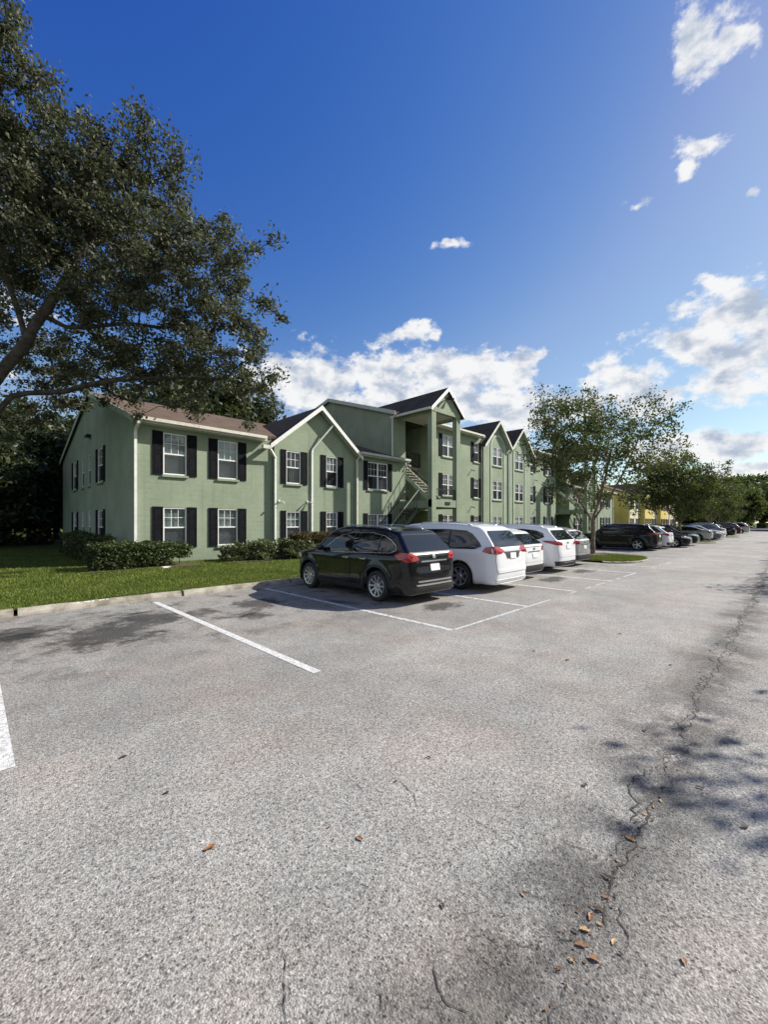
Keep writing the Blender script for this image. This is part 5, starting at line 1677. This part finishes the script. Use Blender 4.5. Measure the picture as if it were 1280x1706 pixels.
oak_skel = [[tuple(OT), (OT.x + .05, OT.y - .05, 1.8), (OT.x + .1, OT.y - .2, 3.6), P(-25, 655, 12.0), P(10, 610, 12.0), P(45, 570, 12.0), P(70, 525, 12.0), P(110, 470, 12.2), P(150, 400, 12.3)],
            [P(70, 525, 12.0), P(30, 510, 12.0), P(-40, 480, 12.2)], [P(70, 525, 12.0), P(110, 545, 12.4), P(200, 540, 12.9), P(290, 545, 13.2), P(350, 560, 13.3)],
            [P(110, 470, 12.2), P(200, 440, 12.6), P(290, 390, 13.0), P(340, 375, 13.2)], [(OT.x + .1, OT.y - .2, 3.6), P(20, 660, 12.4), P(110, 652, 13.0), P(200, 632, 13.4), P(300, 630, 13.8), P(400, 630, 13.9)],
            [(OT.x + .1, OT.y - .2, 3.6), (OT.x - 1.2, OT.y + .3, 6.0), (OT.x - 2.5, OT.y + .6, 9.0)], [P(45, 570, 12.0), P(0, 430, 11.6), P(-20, 280, 11.2), P(-30, 160, 10.8)]]
tree_from('oak_tree', oak_skel, oak_lobes, 1420, 105, .19, .088, 'oak_leaf', 'bark', 5, .011, .52, .4, .10, 'huge spreading live oak with dark dull leaves over the brown roof', power=.47, origin=OT)
# --- small multi-stemmed trees on the islands
def island_tree(name, base, seed, label, group, H=9.3, W=4.2, natt=390, per=46, leaf=.105):
    b_ = Vector(base); sc = H / 9.3
    f = b_ + Vector((0, 0, 1.75 * sc))
    rng = random.Random(seed)
    sk = [[tuple(b_), tuple(b_ + Vector((.05, 0, .9))), tuple(f)]]
    for k in range(5):
        a = 2 * math.pi * k / 5 + rng.uniform(-.3, .3)
        dv = Vector((math.cos(a), math.sin(a), 0))
        sk.append([tuple(f), tuple(f + dv * W * .16 + Vector((0, 0, 1.0 * sc))), tuple(f + dv * W * .34 + Vector((0, 0, 2.5 * sc))), tuple(f + dv * W * .5 + Vector((0, 0, 4.2 * sc)))])
    c = b_ + Vector((0, 0, 5.6 * sc))
    lobes = [((c.x, c.y, c.z), (W * .95, W * .95, 3.3 * sc))]
    for k in range(9):
        a = rng.uniform(0, 6.28); z = rng.uniform(-2.4, 2.2) * sc; rr_ = W * .62 * math.sqrt(max(.1, 1 - (z / (3.6 * sc)) ** 2))
        lobes.append(((c.x + rr_ * math.cos(a), c.y + rr_ * math.sin(a), c.z + z), (W * .38, W * .38, 1.1 * sc)))
    return tree_from(name, sk, lobes, natt, per, .27, leaf, 'myrtle_leaf', 'pale_bark', seed, .012, .27, .38, .09, label, group, b_.z + 2.3 * sc, .44, b_, .35)
GT = 'trees on the parking islands'
t1 = island_tree('island_tree', (22.9, 7.55, .12), 3, 'airy small-leaved tree on the island beside the silver crossover', GT)
t2 = island_tree('island_tree', (45.6, 7.6, .12), 9, 'fuller tree on the island past the black crossover', GT, 8.3, 4.4, 440, 52, .14)
copy_tree(t1, (65.2, 7.7, .12), 2.1, .85, 'small tree on the island past the white crossover, before the yellow building ends')
copy_tree(t2, (84, 9.0, .1), 1.2, .95, 'tree standing by the maroon SUV and the last minivan')
# --- row on the opposite side of the road (its shade falls on the asphalt)
GR = 'trees lining the other side of the road'
for k, (u, v, s_, rz) in enumerate(((9.9, -6.85, .95, .4), (23.0, -5.1, .85, 1.9), (36.5, -6.4, 1.0, 3.3), (47, -7.0, 1.0, 4.4), (60, -6.8, 1.1, 5.2), (74, -6.6, 1.05, .9))):
    copy_tree(t1 if k % 2 else t2, (u, v, -.05), rz, s_, 'small-leaved tree in the verge across the road from ' + ('the white minivan', 'the island with the first tree', 'the white crossover', 'the second island', 'the pale blue SUV', 'the maroon SUV')[k])['group'] = GR
# --- woods behind: far end of the road and behind the left gable
def big_tree(name, base, H, W, seed, label, group, lmat='dark_tree_leaf', natt=260, per=90, leaf=.3, low=.22, spread=.55):
    b_ = Vector(base); f = b_ + Vector((0, 0, H * .28)); rng = random.Random(seed)
    sk = [[tuple(b_), tuple(b_ + Vector((.1, .05, H * .15))), tuple(f), tuple(f + Vector((.2, 0, H * .3)))]]
    for k in range(4):
        a = 1.57 * k + rng.uniform(-.4, .4); dv = Vector((math.cos(a), math.sin(a), 0)) * W
        sk.append([tuple(f), tuple(f + dv * .3 + Vector((0, 0, H * .12))), tuple(f + dv * .6 + Vector((0, 0, H * .28)))])
    lobes = [((b_.x, b_.y, b_.z + H * .62), (W * .8, W * .8, H * .36))]
    for k in range(8):
        a = rng.uniform(0, 6.28); z = rng.uniform(low + .08, .86)
        q = W * .62 * math.sqrt(max(.15, 1 - ((z - .55) / .5) ** 2))
        lobes.append(((b_.x + q * math.cos(a), b_.y + q * math.sin(a), b_.z + H * z), (W * .45, W * .45, H * .15)))
    return tree_from(name, sk, lobes, natt, per, spread, leaf, lmat, 'bark', seed, .03, .45, .9, .2, label, group, b_.z + H * low, .45, b_, .3)
GW = 'trees behind the left end of the building'
b1 = big_tree('tall_tree', (1.8, 41, .2), 10.5, 5.2, 31, 'tall dark tree behind the gable end, above the dark hedge', GW, low=.14)
copy_tree(b1, (-2.2, 35, .2), 2.0, .95, 'dark tree standing left of the gable beside the hedge')
copy_tree(b1, (5.5, 47, .2), 4.0, 1.1, 'tall dark tree behind the back corner of the green building')
copy_tree(b1, (-6, 46, .2), 1.0, 1.1, 'dark tree in the shade at the far end of the hedge')
copy_tree(b1, (13.5, 37.5, .2), 3.0, 1.35, 'tall dark tree rising behind the brown roof of the first wing')
copy_tree(b1, (20.5, 39, .2), .6, 1.3, 'dark tree rising behind the roof of the gabled bay')
copy_tree(b1, (1.5, 56, .2), 5.0, 1.15, 'tall dark tree farther back between the other shaded trees')
GE = 'trees at the far end of the road'
b2 = big_tree('road_end_tree', (112, 12, .0), 12, 6.5, 41, 'broad tree by the parking row at the end of the road', GE, 'myrtle_leaf', 260, 80, .42, .12, .7)
for k, (u, v, s_, rz, lab) in enumerate(((128, 2, 1.0, 1.0, 'tree closing the end of the road straight ahead'), (136, 9, 1.15, 2.2, 'taller tree rising behind the trees that close the road'), (125, -6, 1.05, 3.3, 'tree at the end of the road on the verge side'), (104, 19, .95, 4.1, 'tree beside the far end of the yellow building'), (142, -2, 1.2, 5.0, 'dark tree deep behind the end of the road'), (96, 12.5, .6, .3, 'low leafy tree before the yellow building\'s end'), (150, 18, 1.25, .8, 'tree far behind the yellow building'))):
    copy_tree(b2, (u, v, 0), rz, s_, lab)
# --- hedges and shrubs
def hedge(name, boxes, n, leaf, lmat, seed, label, stems=(), cat='hedge', group=None, rough=.10):
    rng = np.random.default_rng(seed); C = []
    vol = np.array([(b_[1] - b_[0]) * (b_[3] - b_[2]) * (b_[5] - b_[4]) for b_ in boxes])
    for b_, k in zip(boxes, (n * vol / vol.sum()).astype(int)):
        p = rng.random((k, 3)) * 2 - 1
        m = np.argmax(np.abs(p), 1); sg = np.sign(p[np.arange(k), m]); q = p.copy()
        sh = rng.random(k) < .7
        q[np.arange(k)[sh], m[sh]] = sg[sh] * (1 - .18 * rng.random(sh.sum()))
        c = np.array([(b_[0] + b_[1]) / 2, (b_[2] + b_[3]) / 2, (b_[4] + b_[5]) / 2]); h_ = np.array([(b_[1] - b_[0]) / 2, (b_[3] - b_[2]) / 2, (b_[5] - b_[4]) / 2])
        w = np.stack([np.sin(q[:, 0] * 5 * h_[0] + q[:, 2] * 4 + a) * np.cos(q[:, 1] * 4 + 1.3 * a) for a in (0, 2, 4)], 1)
        C.append(c + q * h_ + w * rough + rng.normal(size=(k, 3)) * .035)
    C = np.concatenate(C); C = C[C[:, 2] > lawn_z(C[:, 1].mean()) - .02]
    o = np.array([C[:, 0].mean(), C[:, 1].mean(), lawn_z(C[:, 1].mean())])
    e = empty(name, o); tag(e, label, cat, group)
    V_, F = leaf_cards(C - o, leaf, rng, 1.6)
    obj('foliage', np_mesh('foliage', V_, F, lmat), e)
    rr_ = random.Random(seed)
    for b_ in boxes:
        for k in range(max(2, int((b_[1] - b_[0] + b_[3] - b_[2]) * 1.6))):
            x, y = rr_.uniform(b_[0] + .1, b_[1] - .1), rr_.uniform(b_[2] + .1, b_[3] - .1)
            m = MB(); z0 = lawn_z(y) - .05
            m.tube([(x - o[0], y - o[1], z0 - o[2]), (x + rr_.uniform(-.1, .1) - o[0], y + rr_.uniform(-.1, .1) - o[1], b_[5] * .55 - o[2]), (x + rr_.uniform(-.2, .2) - o[0], y + rr_.uniform(-.15, .15) - o[1], b_[5] * .85 - o[2])], [.022, .016, .008], 5)
            obj('stem', m.mesh('stem', 'pale_bark', True), e)
    return e
hedge('hedge', [(2.75, 3.9, 15.55, 16.6, .30, 1.06), (3.8, 5.1, 15.6, 16.6, .40, 1.05), (4.9, 5.75, 15.75, 16.5, .58, 1.0)], 15000, .075, 'hedge_leaf', 61, 'clipped dark hedge wrapping the building corner by the white downspout', rough=.06)
hedge('hedge', [(3.0, 3.75, 18.0, 24.5, .35, 1.30)], 9000, .08, 'hedge_leaf', 62, 'shaded hedge running along the gable wall', rough=.12)
hedge('shrub', [(7.15, 8.4, 15.7, 16.5, .25, .82), (8.2, 9.3, 15.5, 16.3, .3, .95)], 6000, .085, 'shrub_leaf', 63, 'loose pale green shrub below the second ground-floor window', cat='shrub', rough=.14)
hedge('shrub', [(9.4, 10.8, 15.2, 15.95, .35, 1.0)], 5500, .08, 'shrub_leaf', 64, 'leafy shrub row at the foot of the gabled bay', cat='shrub', rough=.1)
hedge('shrub', [(10.0, 13.4, 15.35, 16.0, .9, 1.28)], 7000, .075, 'brown_shrub_leaf', 65, 'clipped hedge with browned top before the gabled bay', cat='shrub', rough=.06)
hedge('shrub', [(10.2, 13.4, 15.3, 15.9, .30, .85)], 6000, .085, 'shrub_leaf', 66, 'low pale shrubs under the browned hedge, behind the black compact SUV', cat='shrub', rough=.1)
hedge('hedge', [(-9, 4.0, 36.3, 37.6, .2, 2.2)], 16000, .16, 'dark_tree_leaf', 67, 'long dark clipped hedge in the shade under the back trees', rough=.15)
# bare soil bed along the wall
m = MB()
for a, b_ in ((2.6, 6.0), (7.0, 13.6)):
    z = lawn_z(16) + .012
    m.add([(a, 15.4, z), (b_, 15.3, z - .0), (b_, 16.98 if b_ < 9 else 16.4, lawn_z(17) + .012), (a, 16.98, lawn_z(17) + .012)], [(0, 1, 2, 3)])
tag(part('planting_bed', m, 'soil', None), kind='structure')
m = MB(); m.tube([(22.2, 7.55, .10), (22.9, 7.55, .16), (23.5, 7.55, .10)], [.05, .5, .05], 10)
# tree ring of bare soil
ring = MB(); n = 14
ring.add([(22.9 + .75 * math.cos(6.283 * k / n), 7.55 + .75 * math.sin(6.283 * k / n), .135) for k in range(n)] + [(22.9, 7.55, .19)], [(k, (k + 1) % n, n) for k in range(n)])
tag(part('tree_pit', ring, 'soil', None), kind='structure')

# ------------------------------------------------------------------ yellow building beyond
YO = (62, 16, 0)
YB = tag(empty('yellow_building', YO), 'yellow two-storey apartment building seen behind the island trees', 'building')
def ypart(name, mb, mat):
    o = obj(name, mb.mesh(name, mat), YB); o.location = (-62, -16, 0); return o
yf = 15.9
def ywin(s, v, z, w=1.1, h=1.45):
    D = win_meshes(w, h, False, 'half')
    o = obj('window', D['frame'], YB, Vector((s, v, z)) - Vector(YO))
    for k in ('sash', 'pane', 'blind'): obj(k, D[k], o)
    for sg in (-1, 1): obj('shutter', shutter_mesh(.34, h + .06), YB, Vector((s + sg * (w / 2 + .185), v, z - .03)) - Vector(YO))
    return (s - w / 2, s + w / 2, z, z + h)
x = 62.0; k = 0
for (a, b_, v, mt) in ((62, 67.5, 15.9, 'cream_stucco'), (67.5, 72, 15.3, 'yellow_stucco'), (72, 77, 15.9, 'cream_stucco'), (77, 81.5, 15.3, 'yellow_stucco'), (81.5, 92, 15.9, 'cream_stucco')):
    ops = []
    n = 2 if b_ - a < 6 else 4
    for j in range(n):
        s_ = a + (b_ - a) * (j + .5) / n
        for z in (.85, 3.6): ops.append(ywin(s_, v, z))
    m = wall_mesh(MB(), (lambda v0: lambda s, d, z: (s, v0 + d, z))(v), a, b_, -.1, 5.6, ops)
    if v < 15.5:
        m.add([(a, v, -.1), (a, 16.2, -.1), (a, 16.2, 5.6), (a, v, 5.6)], [(0, 1, 2, 3)]); m.add([(b_, v, -.1), (b_, 16.2, -.1), (b_, 16.2, 5.6), (b_, v, 5.6)], [(0, 1, 2, 3)])
        c = (a + b_) / 2
        m.add([(a, v, 5.6), (b_, v, 5.6), (c, v, 7.3)], [(0, 1, 2)])
        for e in (a - .3, b_ + .3):
            ypart('roof', MB().prism([(e, v - .3, 5.5), (c, v - .3, 7.5), (c, 22, 7.5), (e, 22, 5.5)], (0, 0, -.1)), 'dark_shingle')
    ypart('wall', m, mt)
ypart('wall', MB().add([(62, 15.9, -.1), (62, 30, -.1), (62, 30, 5.6), (62, 23, 8.0), (62, 15.9, 5.6)], [(0, 1, 2, 3, 4)]), 'yellow_stucco')
ypart('roof', MB().prism([(61.8, 15.5, 5.55), (92.2, 15.5, 5.55), (92.2, 23, 8.1), (61.8, 23, 8.1)], (0, 0, -.1)), 'brown_shingle')
ypart('roof', MB().prism([(61.8, 30.5, 5.55), (92.2, 30.5, 5.55), (92.2, 23, 8.1), (61.8, 23, 8.1)], (0, 0, -.1)), 'brown_shingle')
for s_ in (62.05, 72.2, 76.8, 86): ypart('downspout', MB().bar((s_, 15.83, .1), (s_, 15.83, 5.4), .10, .08), 'white_trim')

# ------------------------------------------------------------------ litter on the asphalt
def leaf_mesh(seed, mat, L_=.030, W_=.014):
    rng = random.Random(seed); m = MB(); n = 7
    top = []
    for i in range(n):
        t = i / (n - 1); w = W_ * math.sin(math.pi * min(1, .08 + .9 * t)) ** .8 * rng.uniform(.8, 1.15)
        curl = .003 * math.sin(math.pi * t) + rng.uniform(0, .0015)
        x = (t - .5) * L_ * 2; b_ = rng.uniform(-.004, .004)
        top += [(x, b_ - w, .001 + curl + abs(w) * .3), (x, b_, .0005 + curl * .5), (x, b_ + w, .001 + curl + abs(w) * .3)]
    for i in range(n - 1):
        for j in range(2): m.f.append((3 * i + j, 3 * i + 3 + j, 3 * i + 4 + j, 3 * i + 1 + j))
    m.v = top
    return m.mesh('fallen_leaf', mat, True)
LM = {k: [leaf_mesh(i + 10 * j, k) for i in range(3)] for j, k in enumerate(('brown_leaf', 'tan_leaf', 'dark_leaf'))}
LT = {'brown_leaf': 'curled brown fallen leaf lying in the litter along the asphalt crack', 'tan_leaf': 'pale tan fallen leaf lying in the litter along the asphalt crack', 'dark_leaf': 'dark shrivelled fallen leaf lying in the litter along the asphalt crack'}
LO = {'brown_leaf': 'curled brown fallen leaf alone on bare asphalt', 'tan_leaf': 'pale tan fallen leaf alone on bare asphalt', 'dark_leaf': 'small dark leaf scrap alone on bare asphalt'}
rr = random.Random(77)
def leaf_at(px, py, mt, s_, lone=False):
    u, v = G(px, py)
    o = obj('fallen_leaf', LM[mt][rr.randrange(3)], None, (u, v, .0045), rr.uniform(0, 6.28)); o.scale = (s_, s_, s_)
    o.rotation_euler[0] = rr.uniform(-.08, .08)
    tag(o, (LO if lone else LT)[mt], 'leaf', 'fallen leaves on the asphalt')
for px, py, mt, s_ in ((968, 1575, 'brown_leaf', .75), (990, 1598, 'brown_leaf', .8), (952, 1600, 'tan_leaf', .5), (1023, 1570, 'tan_leaf', .6), (975, 1550, 'tan_leaf', .7), (985, 1528, 'brown_leaf', .8), (996, 1515, 'dark_leaf', .8), (1010, 1495, 'brown_leaf', .6), (1012, 1462, 'dark_leaf', .8), (1050, 1398, 'brown_leaf', .8), (1055, 1400, 'tan_leaf', .5), (1075, 1357, 'tan_leaf', .6), (1102, 1335, 'tan_leaf', .55), (1106, 1312, 'dark_leaf', .8), (1030, 1435, 'tan_leaf', .4), (1060, 1370, 'dark_leaf', .5), (1090, 1345, 'brown_leaf', .5), (1000, 1540, 'tan_leaf', .5), (958, 1552, 'dark_leaf', .5), (1035, 1590, 'dark_leaf', .4)):
    leaf_at(px, py, mt, s_)
for px, py, mt, s_ in ((975, 1308, 'dark_leaf', .9), (276, 1322, 'dark_leaf', .7), (600, 1398, 'brown_leaf', .8), (549, 1378, 'brown_leaf', .5), (350, 1413, 'brown_leaf', 1.1), (738, 1510, 'dark_leaf', .5), (1140, 1602, 'brown_leaf', .6), (1242, 1378, 'dark_leaf', 1.0), (1075, 1217, 'dark_leaf', 1.0), (1166, 1313, 'dark_leaf', .8), (890, 1085, 'dark_leaf', .9), (946, 1100, 'dark_leaf', 1.1), (1118, 1108, 'dark_leaf', 1.1), (1195, 1072, 'dark_leaf', .9), (1033, 1056, 'dark_leaf', 1.0), (660, 1302, 'dark_leaf', .5), (715, 1262, 'dark_leaf', .6), (872, 1490, 'brown_leaf', .5), (205, 1262, 'dark_leaf', 1.0)):
    leaf_at(px, py, mt, s_, True)
# pebbles of loose aggregate, far too many to count
n = 2600
uu = np.concatenate([RNG.uniform(.9, 7, n), RNG.normal(0, 1, 900) * 2 + 3.5]); vv = np.concatenate([RNG.uniform(-.3, 3.8, n), .66 + RNG.normal(0, .14, 900)])
sz = RNG.uniform(.002, .0052, len(uu))
V_ = np.empty((len(uu), 5, 3)); ang = RNG.uniform(0, 6.28, len(uu))
for k in range(4):
    V_[:, k, 0] = uu + sz * np.cos(ang + 1.571 * k) * RNG.uniform(.6, 1.3, len(uu)); V_[:, k, 1] = vv + sz * np.sin(ang + 1.571 * k) * RNG.uniform(.6, 1.3, len(uu)); V_[:, k, 2] = .0
V_[:, 4, 0] = uu; V_[:, 4, 1] = vv; V_[:, 4, 2] = sz * 1.1
b_ = np.arange(len(uu))[:, None] * 5
F = np.concatenate([np.stack([b_[:, 0] + k, b_[:, 0] + (k + 1) % 4, b_[:, 0] + 4], 1) for k in range(4)])
tag(obj('loose_grit', np_mesh('loose_grit', V_.reshape(-1, 3), F, 'concrete')), 'loose pale grit scattered over the asphalt', 'grit', kind='stuff')
# crumbs of leaf and bark caught in the long joint
n = 420
uu = np.concatenate([RNG.uniform(1.3, 4.6, 250), RNG.uniform(4.6, 14, 110), RNG.uniform(1, 8, 60)]); vv = np.concatenate([.66 + RNG.normal(0, .07, 250), .74 + RNG.normal(0, .16, 110), RNG.uniform(-.2, 3.5, 60)])
a = RNG.uniform(0, 6.28, n); L_ = RNG.uniform(.003, .011, n); W_ = L_ * RNG.uniform(.3, .7, n)
V_ = np.zeros((n, 4, 3)); dx, dy = np.cos(a), np.sin(a)
for k, (s_, t_) in enumerate(((-1, 0), (0, 1), (1, 0), (0, -1))):
    V_[:, k, 0] = uu + dx * L_ * s_ - dy * W_ * t_; V_[:, k, 1] = vv + dy * L_ * s_ + dx * W_ * t_; V_[:, k, 2] = .005 + RNG.uniform(0, .004, n)
tag(obj('leaf_crumbs', np_mesh('leaf_crumbs', V_.reshape(-1, 3), np.arange(n * 4).reshape(-1, 4), 'crumb')), 'brown leaf crumbs caught along the crack in the asphalt', 'litter', kind='stuff')
# white scrap by the corner hedge
m = MB(); m.box(-.16, .02, -.09, .05, 0, .045); m.prism([(.04, -.06, 0), (.2, -.02, 0), (.17, .08, 0), (.05, .06, 0)], (0, 0, .03))
u, v = 4.75, 15.35
tag(obj('paper_scrap', m.mesh('paper_scrap', 'white_scrap'), None, (u, v, lawn_z(v) + .02), .4), 'crumpled white scrap lying in the grass before the corner hedge', 'litter')

# ------------------------------------------------------------------ far belt of woods added all round to keep the bright horizon out of reflections
n = 30000
az = RNG.uniform(0, 2 * np.pi, n); rad = 175 + RNG.normal(0, 7, n)
top = 10.5 + 2.2 * np.sin(az * 17) + 1.6 * np.sin(az * 41 + 1) + 1.2 * np.sin(az * 83 + 2)
C = np.stack([rad * np.cos(az), rad * np.sin(az), top * RNG.random(n) ** .8], 1)
V_, F = leaf_cards(C, 2.1, RNG, 1.3)
tag(obj('distant_woods', np_mesh('distant_woods', V_, F, 'dark_tree_leaf')), 'far belt of dark woods along the horizon', 'woods', kind='stuff')
